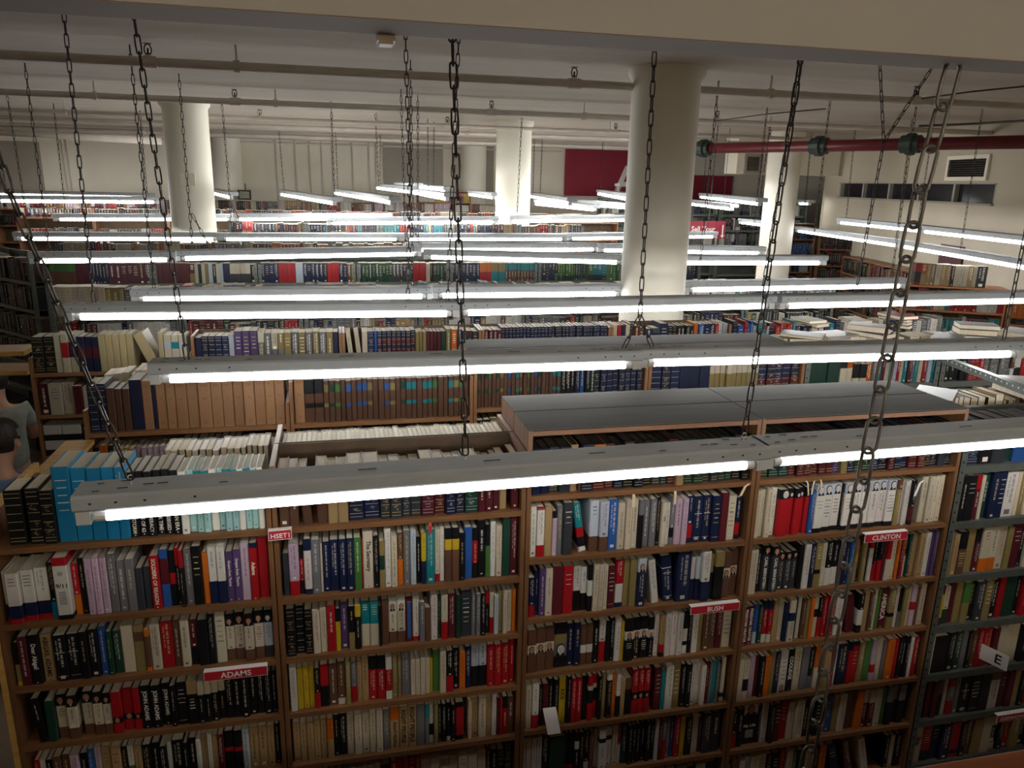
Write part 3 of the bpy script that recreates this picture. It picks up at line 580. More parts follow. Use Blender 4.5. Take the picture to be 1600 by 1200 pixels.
def book_geo(wd, dp, h, segs, fl, far=False):
    """cover / pages / print meshes in book space: x across the spine, y into the shelf, z up"""
    cov, pag, prn = MB(), MB(), MB(); tot = sum(b for _, b in segs); hw = wd/2; t = .0022; b = min(.004, wd*.18); o = .003
    cols = [jit(rgb(PAL[a])) for a, _ in segs]; pk = R.uniform(.92, 1.04); pc = tuple(min(.9, v*pk) for v in R.choice(PAGE))
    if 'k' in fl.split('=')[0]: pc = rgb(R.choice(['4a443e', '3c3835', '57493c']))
    z = h; zz = []
    for (a, bb), c in zip(segs, cols): zz.append((z-h*bb/tot, z, a, c)); z -= h*bb/tot
    if far:
        for z0, z1, a, c in zz:
            cov.poly([(-hw, 0, z0), (hw, 0, z0), (hw, 0, z1), (-hw, 0, z1)], 0, c)
            cov.poly([(-hw, dp, z0), (-hw, 0, z0), (-hw, 0, z1), (-hw, dp, z1)], 0, c); cov.poly([(hw, 0, z0), (hw, dp, z0), (hw, dp, z1), (hw, 0, z1)], 0, c)
        cov.poly([(hw, dp, 0), (-hw, dp, 0), (-hw, dp, h), (hw, dp, h)], 1, pc); cov.poly([(-hw, 0, h), (hw, 0, h), (hw, dp, h), (-hw, dp, h)], 1, pc)
    else:
        out = [(-hw, dp), (-hw, b), (-hw+b, 0), (hw-b, 0), (hw, b), (hw, dp)]; inn = [(hw-t, dp), (hw-t, b+t), (-hw+t, b+t), (-hw+t, dp)]
        for z0, z1, a, c in zz:
            for (p, q), (p2, q2) in zip(out, out[1:]): cov.poly([(p, q, z0), (p2, q2, z0), (p2, q2, z1), (p, q, z1)], 0, c)
            for (p, q), (p2, q2) in zip(inn, inn[1:]): cov.poly([(p, q, z0), (p2, q2, z0), (p2, q2, z1), (p, q, z1)], 0, c)
        for zc, c, fl_ in ((h, cols[0], 0), (0, cols[-1], 1)):
            ring = [(p, q, zc) for p, q in out+inn]
            for f in ((0, 1, 8, 9), (1, 2, 8), (2, 3, 7, 8), (3, 4, 7), (4, 5, 6, 7)):
                pts = [ring[i] for i in f]; cov.poly(pts if not fl_ else pts[::-1], 0, c)
        e = .0006; pag.box(-hw+t+e, hw-t-e, b+t+e, dp-o, o, h-o, 1, pc)
    # ---- print on the spine
    y = -.0004
    def rect(x0, x1, z0, z1, c, yy=y): prn.poly([(x0, yy, z0), (x1, yy, z0), (x1, yy, z1), (x0, yy, z1)], 0, c)
    tw = wd-2*b-.001; title = None; fcells = ''
    m = re.search(r'=(.*)', fl)
    if m: title = m.group(1).replace('_', ' '); fl = fl[:m.start()]
    big = max(range(len(zz)), key=lambda i: zz[i][1]-zz[i][0]); z0, z1, a, c = zz[big]; lum = .3*c[0]+.6*c[1]+.1*c[2]
    ink = rgb(R.choice(['e8e2d4', 'd8c48a', 'e8e2d4', 'cfc9bb']) if lum < .22 else R.choice(['262020', '262020', '7a1d22', '2a3355', '5a4632']))
    ink = tuple(.78*a_+.22*b_ for a_, b_ in zip(ink, c))
    if 'f' in fl:      # portrait panel
        k = int(re.search(r'f(\d)', fl).group(1)) if re.search(r'f(\d)', fl) else 0
        q0, q1, _, cc = zz[k]; H = min(q1-q0, tw*1.6); cx, cz = R.uniform(-.06, .06)*tw, q0+H*.56+(q1-q0-H)*.5*0; rr = min(tw*.4, H*.36)
        skin = rgb(R.choice(['b07a5c', 'c08d6e', 'a8775a'])) if 'F' not in fl else rgb('c9c4bc'); hair = rgb(R.choice(['3a2a20', '6a6058', '241d1a']))
        def ell(x, zc, rx, rz, col, yy, a0=0, a1=2*math.pi, n=10): prn.poly([(x+rx*math.cos(a0+(a1-a0)*i/n), yy, zc+rz*math.sin(a0+(a1-a0)*i/n)) for i in range(n+(a1-a0 < 6))], 0, col)
        prn.poly([(-tw*.46, y, q0+.001), (tw*.46, y, q0+.001), (tw*.3, y, cz-rr*.9), (-tw*.3, y, cz-rr*.9)], 0, rgb('17171c'))
        prn.poly([(-rr*.35, y*1.6, cz-rr*.9), (0, y*1.6, q0+.004), (rr*.45, y*1.6, cz-rr*.9)], 0, rgb('e3ded6'))
        ell(cx, cz, rr*1.04, rr*1.32, hair, y*2); ell(cx+rr*.1, cz-rr*.15, rr*.82, rr*1.12, skin, y*2.6)
        for s in (-1, 1): ell(cx+rr*.1+s*rr*.32, cz+rr*.02, rr*.13, rr*.09, rgb('2c211c'), y*3.2, n=6)
        prn.poly([(cx+rr*.05, y*3.2, cz-rr*.3), (cx+rr*.22, y*3.2, cz-rr*.3), (cx+rr*.14, y*3.2, cz-rr*.02)], 0, tuple(v*.7 for v in skin)); rect(cx-rr*.16, cx+rr*.36, cz-rr*.62, cz-rr*.53, rgb('7a4438'), y*3.2)
    if 'i' in fl: rect(-tw*.34, tw*.34, h*.08, h*.9, rgb('2c5c97')); rect(-tw*.36, tw*.36, h*.9, h*.905, rgb('d8d8d8'))
    if 'g' in fl:      # gilt bands of leather bindings
        g = rgb('b8a56c') if R.random() < .6 else rgb('a9adb0')
        for fz in (.06, .12, .27, .42, .57, .73, .86, .94): rect(-tw*.5, tw*.5, h*fz, h*fz+.0016, g)
        if R.random() < .6:
            for fz in (.16, .31, .61): 
                for i in range(5): rect(-tw*.32+tw*.64*R.random()-.001, -tw*.3+tw*.64*R.random()+.001, h*fz+.002+.004*i, h*fz+.0035+.004*i, g)
    if 'm' in fl:      # small dark title, volume line and round device of a set
        for fz, ww in ((.9, .34), (.875, .3), (.62, .2), (.6, .14)): rect(-tw*ww, tw*ww, h*fz, h*fz+.0022, rgb('5a3f2a'))
        prn.poly([(tw*.24*math.cos(.5236*i), y, h*.12+tw*.24*math.sin(.5236*i)) for i in range(12)], 0, rgb('7d573b'))
    if 'b' in fl:      # label bands
        rect(-tw*.5, tw*.5, h*.62, h*.632, rgb('e3ded2')); rect(-tw*.5, tw*.5, h*.1, h*.106, rgb('e3ded2')) 
    if title:
        vs, fs, lw = text_pts(title, .022); L = z1-z0; ink = rgb('ece6d8') if lum < .2 else rgb('141212')
        if 'R' in [a_ for a_, _ in segs] and lum < .2: ink = rgb('f0e2c8')
        if 'h' in fl:
            s = min(tw*.92/lw, .05); prn.faces([(x*s-lw*s/2, y*2, z0+L*.55+yy*s) for x, yy in vs], fs, 0, ink)
            for i in range(7): rect(-tw*.3, tw*.3, z0+L*(.22+.04*i), z0+L*(.233+.04*i), ink)
            n = 14
            if 'e' in fl: prn.poly([(tw*.24*math.cos(6.283*i/n), y, z0+L*.84+tw*.24*math.sin(6.283*i/n)) for i in range(n)], 0, rgb('9d998f'))
        else:
            s = min(tw*.74, L*.86/lw, .03); zs = z1-(L-lw*s)*(.35 if L-lw*s > .02 else .5)
            if 'd' in fl: s = min(tw*.7, L*.5/lw, .03); zs = z0+L*.06+lw*s
            prn.faces([(yy*s-s/2, y*2, zs-x*s) for x, yy in vs], fs, 0, ink)
            rect(-.002, .002, z0+.006, z0+.01, ink)
    elif 'q' not in fl and 'g' not in fl:
        L = z1-z0; style = R.random()
        if wd > .034 and style < .45:      # horizontal lines of small type
            for i in range(R.randint(3, 6)):
                zc = z0+L*(.82-.1*i); ww = tw*R.uniform(.25, .42); rect(-ww, ww, zc, zc+R.uniform(.002, .005), ink)
        else:                              # lettering running down the spine: a stroke per letter
            for off, sz, zs, ze in (((0, R.uniform(.26, .42), R.uniform(.8, .94), R.uniform(.2, .5)),) if style < .6 or wd < .018 else ((.12, .28, .94, .32), (-.24, .14, .9, .45))):
                zc = z0+L*zs
                while zc > z0+L*ze:
                    wl = R.uniform(.010, .026); k = zc
                    while k > max(zc-wl, z0+L*ze):
                        lw = R.uniform(.001, .0026); x0 = tw*(off-sz/2*R.uniform(.7, 1)); rect(x0, tw*(off+sz/2*R.uniform(.75, 1)), k-lw, k, ink); k -= lw+R.uniform(.001, .0022)
                    zc = k-R.uniform(.003, .006)
            if R.random() < .6:
                s = tw*R.uniform(.16, .3); rect(-s, s, z0+L*.05, z0+L*.05+2*s*.8, ink if R.random() < .7 else rgb('d8d0c0'))
    return cov, pag, prn, zz
def lay(s, x0, x1, H, dmax, near=True):
    """place a shelf-load between x0 and x1; returns [(x, lean, w, h, d, setback, segs, flags, index)]"""
    its = parse(s); tot = 0
    for it in its:
        if it[0] == 'gap': tot += it[1]
        else:
            m = re.search(r'l(\d+)', it[4].split('=')[0]); tot += it[1]
    # leaning books need their overhang in metres
    k = (x1-x0)/tot
    over = 0
    for it in its:
        if it[0] == 'book':
            m = re.search(r'l(\d+)', it[4].split('=')[0])
            if m: over += H*it[3]/100*math.sin(math.radians(int(m.group(1))))
    k = (x1-x0-over)/tot; x = x0; out = []; n = 0
    for it in its:
        if it[0] == 'gap': x += it[1]*k; continue
        _, wpx, segs, hp, fl = it; wd = wpx*k; h = H*hp/100*R.uniform(.988, 1.008); n += 1
        d = min(dmax-.03, h*R.uniform(.64, .72)); sb = R.uniform(.012, .034)
        m = re.search(r'l(\d+)', fl.split('=')[0]); lean = math.radians(int(m.group(1))) if m else 0
        fl2 = re.sub(r'l\d+', '', fl.split('=')[0])+('='+fl.split('=')[1] if '=' in fl else '')
        if 'o' in fl2.split('=')[0]: sb = .002
        sb = min(sb, dmax-d-.012) if dmax-d-.012 > 0 else .002
        if lean:
            x += h*math.sin(lean); out.append((x+.0004, lean, wd-.0008, h, d, sb, segs, fl2, n)); x += wd*math.cos(lean)
        else: out.append((x+wd/2, 0, wd-.0009, h, d, sb, segs, fl2, n)); x += wd
    return out
A_DATA = {
(0, 0): '_80 110:K:88:g _22 88:K:90:g 84:K:87:g 112:Z:122 102:Z:118 92:Z:118 82:Z:118 66:Z:118 55:K:108:d=THE_STORM 55:K:108:d=S_OF_62 55:K:108:d=CONFEDERACY 56:K:108:d=FOR_TIME 54:K:108:d=BESIEGED 56:K:108:d=AN_ERA 50:Q:104 50:H:104 46:T3H7:104 48:T4H6:104 52:Q:104 46:H:104 44:T4H6:104 46:T3H7:104 44:Q:104 44:T4H6:104 44:H:104 42:Q:104',
(0, 1): '50:W64N26R10:84:q 150:W64N26R10:84:o 145:W64N26R10:85 150:W64N26R10:86 85:K7Z3:92 170:R12W80K8:103:hoe=9/11 80:R6O4:85 80:K:95 84:V:95 84:V:95 84:V:95 100:E:98 105:E:85 110:E:88 88:A:72:q 90:A:72:q 110:R:92:=SOLDIERS_OF_REASON 105:B15M45B40:98:q 75:K4R2K4:97:q 55:R3K7:98 50:R3K7:98 100:E:96 118:K:102 75:O:90 104:W6N4:98 104:W6N4:98 90:P:88:=Grapes_from_Thorns 95:P:90:=Grapes_from_Thorns 110:V:100 100:N8R92:100:=Adams 130:R:106:q',
(0, 2): '60:K5X4Y1:85:q 112:M:96 130:K:98:=Dear_Abigail 135:S:94:=ABIGAIL_ADAMS _20 150:K:90:b 150:K:90:b 100:K:94 120:K:94 95:B:96 70:D:88 105:D:86 150:C:95:q 130:X15U20X65:94:q 70:O15U75O10:84:q 125:C:92 152:R:94 96:U:95 112:C:94 100:M6K4:92 132:K:94:q 90:K:102 130:C:104 112:K25C50U25:96:f0 130:K25C50U25:98:f0 125:K25C50U25:98:f0 125:K25C50U25:98:f0 115:K25L50A25:98:f0F',
(0, 3): '_90 100:K:94:l5 112:D:86:q 130:K25C50U25:92:f0 130:K25C50U25:92:f0 _40 132:K25C50U25:92:f0 115:K25C50U25:92:f0 105:K25C50U25:88:f0 125:R60K15R25:90:f1q 120:R60K15R25:90:f1q 95:R60K15R25:90:f1q 125:K:92:=JOHN_ADAMS 125:K:92:=JOHN_ADAMS 115:K:92:=JOHN_ADAMS 75:K:90 130:K:92:b 130:S3K7:96 85:C3K7:90 85:C3K7:90 85:C3K7:90 85:C3K7:90 100:K:92 100:K:92 100:K:92 100:K:92 95:K:94 95:K:94 62:K:94',
(0, 4): '70:R:80 80:W:80 80:K:80 100:U:85 100:U:85 110:V:88 90:K:84 80:B:90 85:V:92 120:S:92 120:S:92 70:K:86 80:W5G5:86 100:S:88 110:K:86 100:K:86 90:K:80 60:W:84 150:K:86 60:K:84 100:K:88 60:W:86 80:S:92 60:W:94 70:S:88 80:M:92 120:K4R1K5:92:q 110:K4R1K5:92:q 90:L:94 115:S:94 115:S:94 95:S:92 70:K:92',
(1, 0): '65:U:96 62:U:96 62:U:94:l4 _30 72:U:96 66:S:94:q 70:S:94:q 105:N:98:g 110:N:98:g 70:A:92:g 80:A:92:g 60:A:90:g 74:A:90:g 90:M:96:g 80:M:94:g 70:N:92:g 66:N:92:g 96:D:96:g 52:M:90 52:M:88 50:M:90 56:S:92:q _30 56:M:96',
(1, 1): '80:A:76:q 125:V5R2:94 60:K3R5K3:88 95:N2W7N1:99 108:E:95 30:C:88:q 92:N:90 115:N:92 96:N:95 92:N:95 98:G:94 20:R:90:q 132:C:102:=The_Secretary 76:K:94 70:X3D3X4:86:q 84:W:106 80:C:93 84:U5O5:96 90:E:100 75:L:100 66:K:86 66:Y55N45:93 116:T:99 70:C85R15:96 62:W:100 96:K2Y2U6:99:q 100:K2Y2U6:100:q 76:K:88 106:B:96:q 76:K25R45K30:93 106:K:106 66:K4G6:98:q 76:W:103 86:C:94 110:D:107:q 100:M:108',
(1, 2): '110:K:100:g 110:K:100:g 100:K:94:g 90:C:90 86:C:94 106:R:99 60:K3Y7:90 100:P:100 80:K6X4:92 76:Y25K75:93 115:T5C5:97 115:T5C5:97 30:K:88:q 90:U:96:q 110:W30C45U25:99:f0 110:W30C45U25:99:f0 92:M:98:iq 86:W9R1:98 72:E:86 74:U:72:q 92:W:100 46:D:96 86:C6R4:96 108:M:98 62:D:96:q 146:A:100 60:E:93 60:E:93 66:K:94 60:R3K7:93 56:C6R4:90 60:L:86 60:X:92 62:C:93 62:C:93 58:O:93:q',
(1, 3): '86:W:100 70:Y:93 70:Y:93 70:Y:94 66:K6R4:90 106:R5K5:94:q 105:U:93 100:U85W15:97 62:X:98 80:E6R4:93 56:S:93 86:S:99 106:K3R7:99 106:K3R7:99 80:W3R5W2:99 76:X:102 40:X:98 122:E:103 60:C:84 62:C:84 62:C:84 62:C:84 36:Y:80:q 90:G:96:q 82:C:98 92:K6R4:96 80:K:96:b 76:O:90 82:N:97 102:L5K5:98 106:L5K5:98 96:R:98 96:R:98 102:R:98 76:R:102',
(1, 4): '84:S:92 84:S:90 82:S:93 80:S:93 82:S:93 80:O5S5:95 70:K:98 92:K:99 90:C:96 96:C:96 96:C:96 82:C:103 82:C:103 90:E:98 120:O3S7:99:=RIGHT_PEOPLE 106:S:101:=RIGHT_PEOPLE 112:S:101:=RIGHT_PEOPLE 110:E:100:q 52:T3E7:98:q 62:W5K3W2:94:q 52:X:98:q 50:K:93 60:K:93 62:K8C1:93 56:K:90 112:K12R75K13:92:q _50 50:C:95 92:S:93 100:C:99 76:S:94 66:W:101 40:M:94:q 32:R:90:q 72:K3R7:93 82:U:92',
(2, 0): '52:N:92:q 50:N:92:q 60:A:92:g 66:A:92:q 45:S:94:q 16:U:70:q 72:N:96:g 76:O3M7:94:g 56:M:92:g 56:N:90:g 66:K:96:g 60:K:94:g 56:K:93:g 56:A:90:g 42:D:90:g 50:M:94:g 50:S:92:q 60:D:94:g 66:D:95:g 50:A:92:g 50:A:92:g 50:D:94:g 46:D:92:g 60:K:95:g 46:K:94:g',
(2, 1): '80:W:99 95:R2E2W45R15:100 92:S:100:q 58:K15V85:89 76:E:97 116:A:105 96:T5R2K2W1:99:l9 _24 120:L7U3:102 112:L7U3:102 126:B:102 96:C:93 76:C:100 86:C:100 66:E3K7:99:q 88:E:96 84:E:98 60:K:98 66:C:90:=1920 60:W:88 58:E65K20E15:99 95:V:94 72:V:94 86:N6R3N1:96 124:N:95:b 112:N:96:b 112:N:96:b 100:M:101:q 116:C:94:b 82:N6R3N1:87 _30',
(2, 2): '80:N7R3:82 50:N:93 72:P:99 86:C:99 125:M:101:q 126:R:101 104:W55K45:96 76:W6K4:93 62:K3W3K3:99:q 70:C:99 60:C:96 56:C:96 100:M:92:b 102:R5W4N1:102 80:X:100:q 86:X:100:q 106:L28N72:103:f0 _30 92:W:96:l8 130:N25W2N73:99:bl6 _10 186:N:107 60:W5N5:93:q 60:L5N5:95:q 112:W6N4:108:o 60:X4K6:99:q 120:X3K7:105:qo 106:U35C22U43:101:f1q 112:U35C22U43:101:f1q',
(2, 3): '108:U35C22U43:97:f1q 110:U35C22U43:98:f1q 108:U35C22U43:99:f1q 160:K25X20E30K25:101:f2Fq 80:N:97 80:N:98 76:U5W2U3:93:q 76:U5W2U3:93:q 76:K:99 86:W5R5:96 50:K:95:q 56:K:99 76:W:99 40:Y:91:q 106:K3W2K5:99:f1 96:K3W2K5:97:f1 100:K3W2K5:97:f1 76:K3W2K5:93:f1 66:W:99 66:S7R2K1:96 70:W:101 80:W:105 76:W:99 70:K4W3K1W2:99:q 56:K:96 76:W:99 70:X:99:q 90:U:101 90:U:101 86:M:99 116:C:103',
(2, 4): '80:C:96 86:W7R3:101 50:K:93 76:M:93:q 64:K:99 62:K:99 96:Y:101:=KICK 60:K:103 60:R:99 76:R:99 70:K:99:q 66:R2C1K3R4:99:q 66:R2C1K3R4:99:q 50:K:97 60:X:101:q 70:W1K7:99 56:O:99 56:W5K5:96 56:S:86 96:U3K7:82:q 80:R6K2R4:101:f1 80:R6K2R4:101:f1 80:R6K2R4:101:f1 _60 96:M:96 50:T:91:q 100:W:99:b 106:X:103 66:K:99 70:K:99 76:W:96 60:W:94 60:W:91 50:M:99 40:E:97:q 56:T:99:q 32:E:96:q 40:K:97 60:C8N1C1:101:q _20',
(2, 5): '32:W:94 66:W:95 66:W:96 66:W:96 90:K:96 200:D:93:q 52:K8R1K1:94:q 60:K8R1K1:96:q 60:K2W2K6:97 62:K:96 72:K7W2:97 60:U:95 60:C:93 90:W2K1W6:97 86:W2K1W6:98 76:C:100 46:R5W5:96 80:D:99 56:K:95 52:K:94 60:K:95 70:K:96 62:K:97 60:K:96 46:W:99 40:M:96 60:E5R5:97 60:E:97 52:B:98 76:R:102 76:Y:99 90:K:96 50:W:100 52:W:97 40:M:90 116:A:100 116:A:100 _30',
(2, 6): '100:K:90 80:U:92 90:W:88 80:K:94 70:C:90 90:R:88 110:K:92 70:S:90 80:W:86 60:A:92 90:U:90 100:K:94 70:C:92 80:K:90 90:X:94 70:K:88 80:W:92 90:K:90',
(3, 0): '60:D:95:g 60:D:95:g 60:D:94:g 46:M:93:g 42:M:92:g 50:M:93:g 50:M:93:g 46:M:92:g 46:M:92:g 42:P:90:g 40:X:70:q 50:N:92:g 56:D:93:g 54:D:93:g 46:N:94:g 60:K:93:g 40:M:92:g 50:N:95:g 50:N:95:g 56:M:93:g 50:M:93:g 50:K:94:g 46:N:92:g 50:A:92:q 46:K:93:g',
(3, 1): '75:C:100 75:C:100 84:C:102 94:Q:102 150:K20R80:99:f0Fq 85:K20R80:98:f0Fq 84:K20R80:98:f0Fq 84:K20R80:98:f0Fq 70:K20R80:98:f0Fq 76:B:92 138:L22W68K10:102:f0F 138:L22W68K10:102:f0F 138:L22W68K10:102:f0F 36:K:100 138:L22W68K10:102:f0F 136:L22W68K10:102:f0F 136:L22W68K10:102:f0F 136:L22W68K10:102:f0F 136:L22W68K10:102:f0F 136:L22W68K10:102:f0F 82:U2X8:100:f0 50:W:97 50:W:97 52:W:97 66:K6M3K1:98 _130 94:C:100 86:C:101 86:C:101 94:C:102 _20',
(3, 2): '112:C:99 80:K:96 112:K2A8:101:f0=CARL_BERNSTEIN 112:K2A8:101:f0=CARL_BERNSTEIN 96:K2A8:84:f0 96:K2A8:84:f0 86:K2A8:84:f0 60:K:99:q 92:W:100 76:N:99 96:X6K1X3:100 70:C:100 96:K6W4:100 100:K6W4:100 66:N5R1N4:98 62:N:97 70:B:99 70:O3Y2X5:98:q 52:K:96 56:X:97 56:K:98:q 62:R2W8:95 56:K6R4:98 56:K5R5:99 62:M:94:q 72:R5C5:99:q 82:C:101 46:O:99:q 42:M:97 46:R:96 52:K5W5:98 52:D:99 86:S:97 86:S:101 82:W:101 56:P:106:q 56:P:106',
(3, 3): '86:M:94:=FREEDOMS_ORATOR 92:M:93:=FREEDOMS_ORATOR 76:B7L3:94:q 70:D:93 76:N2R6W2:99 76:N2R6W2:99 82:S:100:q 86:C:101 60:N:94:q 102:C3N2C5:101 64:D:96:q 60:W:99:q 56:U:98 56:X:97:q 60:O:99:q 92:C3K2C5:99:q 62:K5R5:96 70:R:99 72:R:100 62:R:99 62:W:97 86:W:96 150:M:92:ql7 90:K4W4K2:96 100:S:101:q 72:U:97 60:C:99 62:G:99:q 132:M:100:=AMERICA 112:X6K1X3:99 70:W:101 60:K6E4:97:q 70:X:100:q 62:C:97 92:V4R2V4:101 62:U:97:q 102:C:102 _20',
(3, 4): '80:C:97:q 92:C5K3C2:93 76:V:98 62:M:97:q 76:K:97 82:O:95 72:X:101:q 82:N:98 112:W:99:f0 96:K:100:=COOLIDGE 112:C:100 112:E:101:q 82:K7E3:98 76:O5C5:98 52:R:97:q 92:S:95 72:R:96 42:W:98:q 160:N:98 60:K2R8:101:q 102:K1R9:99 82:X:97:b 112:G:96:q 82:V6R2V2:100 82:C:99:q 52:E:97:q 112:O:99 60:R:99:q 62:K:101 60:K:101 62:K:100 56:W:98 76:R:98 _20',
(3, 5): '72:K6R4:92 82:K:94 190:W25K75:101:hf0=My_Life 42:K:96 92:W:101 62:K:97 92:M:97 92:R:98 82:C:96 112:C:101 82:K:93 60:S:96 92:K:94 60:E:94 112:B:95 72:S:97:q 92:C:98 132:U:98:q 92:O:100:q 86:C8M15:97 86:C8M15:97 82:C:98 72:G:97:q 82:E4K6:101:q 82:E4K6:101:q 92:E4K6:100:q _60',
(3, 6): '60:K:90 60:S:88 50:W:90 60:L:92 82:C:94 82:C:94 60:K:90 82:K:88 62:R:94 60:C:92 52:G:90 72:D:88 92:S:95 62:K:92 70:O:90 80:N:93:l14 70:U:92:l14 70:W:94:l14 _150 60:K:88 50:C:86 60:K:90',
(4, 0): '60:K:92 90:N:94:g 90:K:95 100:A:95 60:D:94 110:B:94 80:K:93 90:N:95 90:M:92 70:D:94 80:K:92 80:A:93 90:N:94 70:K:90 80:U:92',
(4, 1): '92:R:100 60:K:101 112:K:102 70:R3M7:100 50:C:99:q 72:D:101 92:N:104 92:N:104 150:W:102 60:C:101:q 72:X:100 100:C:102 62:C:100:q 60:R:99 90:K:98 80:W:100 70:B:99 90:C:97 60:K:99 80:S:98 90:N:100 60:R:96 80:W:99 100:K:98 70:X:97',
(4, 2): '102:C:98 60:S:95 92:K4U6:99 102:X:103:q 62:K3M7:98 92:C7O3:103 92:C7O3:101 92:C:100 62:X:99:q 92:M:104 62:K:98 60:C:97 92:C5Z5:99:q 70:K:97 80:C:99 60:R:95 90:N:98 80:W:97 60:K:98 70:S:96 90:D:98 80:C:97',
(4, 3): '112:M2Y6M2:98:q 72:C6D4:93 62:M:98:q 72:X:99:q 76:G5X5:99:q 62:K:98 92:A:98 82:X:101 82:K:97 72:R:99:q 122:D:103:q 62:K:98 62:R:99 80:K:95 90:W:97 70:C:96 60:M:98 90:K:97 80:S:95 70:R:97 90:N:98 60:C:96',
(4, 4): '92:C:96 160:K:94:q 82:K:98 72:D:97 62:E:99:q 42:K:97 62:U:96 56:R:100 56:R:100 56:R:100 62:M:96:q 82:C:99:q 82:C:99:q 82:C:100:q 100:K:97 70:N:96 90:W:98 80:K:97 60:R:95 90:S:96 80:U:97 70:C:96',
(4, 5): '42:C:82 70:M:98:q 62:M:98:q 62:M:98:q 62:U4K6:97:q 50:C:98:q 72:R2E4R4:97 62:E:98 102:K:97:b 102:K:98:b 112:K:103:q 112:U2W8:99 82:M:97 70:M:98:q 62:S:98 62:K:97 82:R:99:q 90:K:97 70:C:96 80:N:98 60:R:96 90:U:97',
(4, 6): '62:K:92 82:C:98:=Ike 102:R7N3:97 82:N:98 92:N:97 102:R25N4R3:98:q 62:K:96 62:U:96 92:X:99:q 102:C:101:q 82:C3K5C2:98 62:K:97 62:R:100 92:X:96 80:K:95 70:D:96 90:C:97 60:N:95 80:M:97'}
def rnd(n, pal, w0=36, w1=90, h0=84, h1=104, runs=.35):
    out = []
    while len(out) < n:
        a = R.choice(pal); k = R.randint(2, 7) if R.random() < runs else 1; ww = R.uniform(w0, w1); hh = R.uniform(h0, h1)
        two = R.random() < .3; b = R.choice(pal)
        for _ in range(k): out.append(f'{ww:.0f}:{a}{7 if two else ""}{b+"3" if two else ""}:{hh:.0f}'+('' if R.random() < .75 else ':g'))
    return ' '.join(out[:n])
for key in ((0, 5), (0, 6), (1, 5), (1, 6)): A_DATA[key] = rnd(30, 'KKWCUMRSAN', 50, 100, 84, 98)
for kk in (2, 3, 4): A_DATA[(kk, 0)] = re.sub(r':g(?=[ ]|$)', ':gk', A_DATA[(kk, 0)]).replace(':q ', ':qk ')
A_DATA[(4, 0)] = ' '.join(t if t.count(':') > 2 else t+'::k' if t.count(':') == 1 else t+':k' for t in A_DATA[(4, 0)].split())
cand = []; mass = MB(); stuff_n = 0
def place_stuff(base, rz, items, zshelf, far):
    """items in shelf space; base = front-left point of the shelf"""
    T0 = Matrix.Translation(base) @ Matrix.Rotation(rz, 4, 'Z')
    for (x, lean, wd, h, d, sb, segs, fl, n) in items:
        cov, pag, prn, zz = book_geo(wd, d, h, segs, fl, far)
        T = T0 @ Matrix.Translation((x, sb, 0))
        if lean: T = T @ Matrix.Rotation(-lean, 4, 'Y') @ Matrix.Translation((wd/2, 0, 0))
        for q in (cov, pag, prn): mass.add(q, T)
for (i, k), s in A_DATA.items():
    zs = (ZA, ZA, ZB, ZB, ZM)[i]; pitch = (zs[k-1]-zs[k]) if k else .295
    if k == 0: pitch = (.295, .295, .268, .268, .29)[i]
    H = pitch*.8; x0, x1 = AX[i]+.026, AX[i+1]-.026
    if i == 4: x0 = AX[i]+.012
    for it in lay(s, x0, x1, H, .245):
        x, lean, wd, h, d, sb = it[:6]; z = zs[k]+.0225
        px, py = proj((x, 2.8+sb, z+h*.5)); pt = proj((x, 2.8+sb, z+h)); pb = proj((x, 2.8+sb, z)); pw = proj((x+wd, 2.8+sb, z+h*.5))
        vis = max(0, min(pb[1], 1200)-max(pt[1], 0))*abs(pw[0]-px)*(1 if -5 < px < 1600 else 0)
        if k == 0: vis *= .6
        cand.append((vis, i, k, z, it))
cand.sort(key=lambda c: -c[0])
near = cand[:300]; rest = cand[300:]
WHICH = ['leftmost bay', 'second bay', 'third bay', 'fourth bay', 'steel bay']
SHW = ['top', 'second', 'third', 'fourth', 'fifth', 'sixth', 'seventh']
def describe(segs, h, wd, fl, lean):
    ss = sorted(segs, key=lambda s: -s[1]); main = NAMES[ss[0][0]]; size = 'thick ' if wd > .046 else 'slim ' if wd < .022 else ''
    d = f'{size}{main} book'
    if lean: d = f'leaning {d}'
    if len(segs) > 1:
        i = segs.index(ss[1]); wh = 'top' if i == 0 else 'foot' if i == len(segs)-1 else 'band'
        if ss[1][0] != ss[0][0]: d += f', {NAMES[ss[1][0]]} {wh}'
    if 'f' in fl.split('=')[0] and len(segs) > 1: d += ', portrait'
    if 'g' in fl.split('=')[0]: d += ', gilt bands'
    return d
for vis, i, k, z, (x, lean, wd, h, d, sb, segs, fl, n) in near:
    BOOK_DIM = .55 if k == 0 and i > 0 else .78  # top-shelf colours darkened because they stand close to the lamp
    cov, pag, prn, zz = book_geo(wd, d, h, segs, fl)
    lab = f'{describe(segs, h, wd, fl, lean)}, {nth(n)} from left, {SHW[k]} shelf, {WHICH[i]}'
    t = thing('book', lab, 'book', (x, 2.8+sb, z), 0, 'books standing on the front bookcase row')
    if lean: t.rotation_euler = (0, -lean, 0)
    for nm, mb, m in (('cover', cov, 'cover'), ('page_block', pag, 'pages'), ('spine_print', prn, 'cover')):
        if mb.v:
            mb.m = [0]*len(mb.f); o = mb.build(nm, M[m], cv if nm == 'spine_print' else t, col=True)
            if nm == 'cover': cv = o
            if lean and nm != 'spine_print': o.location = (wd/2, 0, 0)
for vis, i, k, z, it in rest:
    BOOK_DIM = .55 if k == 0 and i > 0 else .78
    place_stuff(Vector((0, 2.8, z)), 0, [it], z, False)
BOOK_DIM = .42  # rows behind get darker book colours to offset the lamps above them
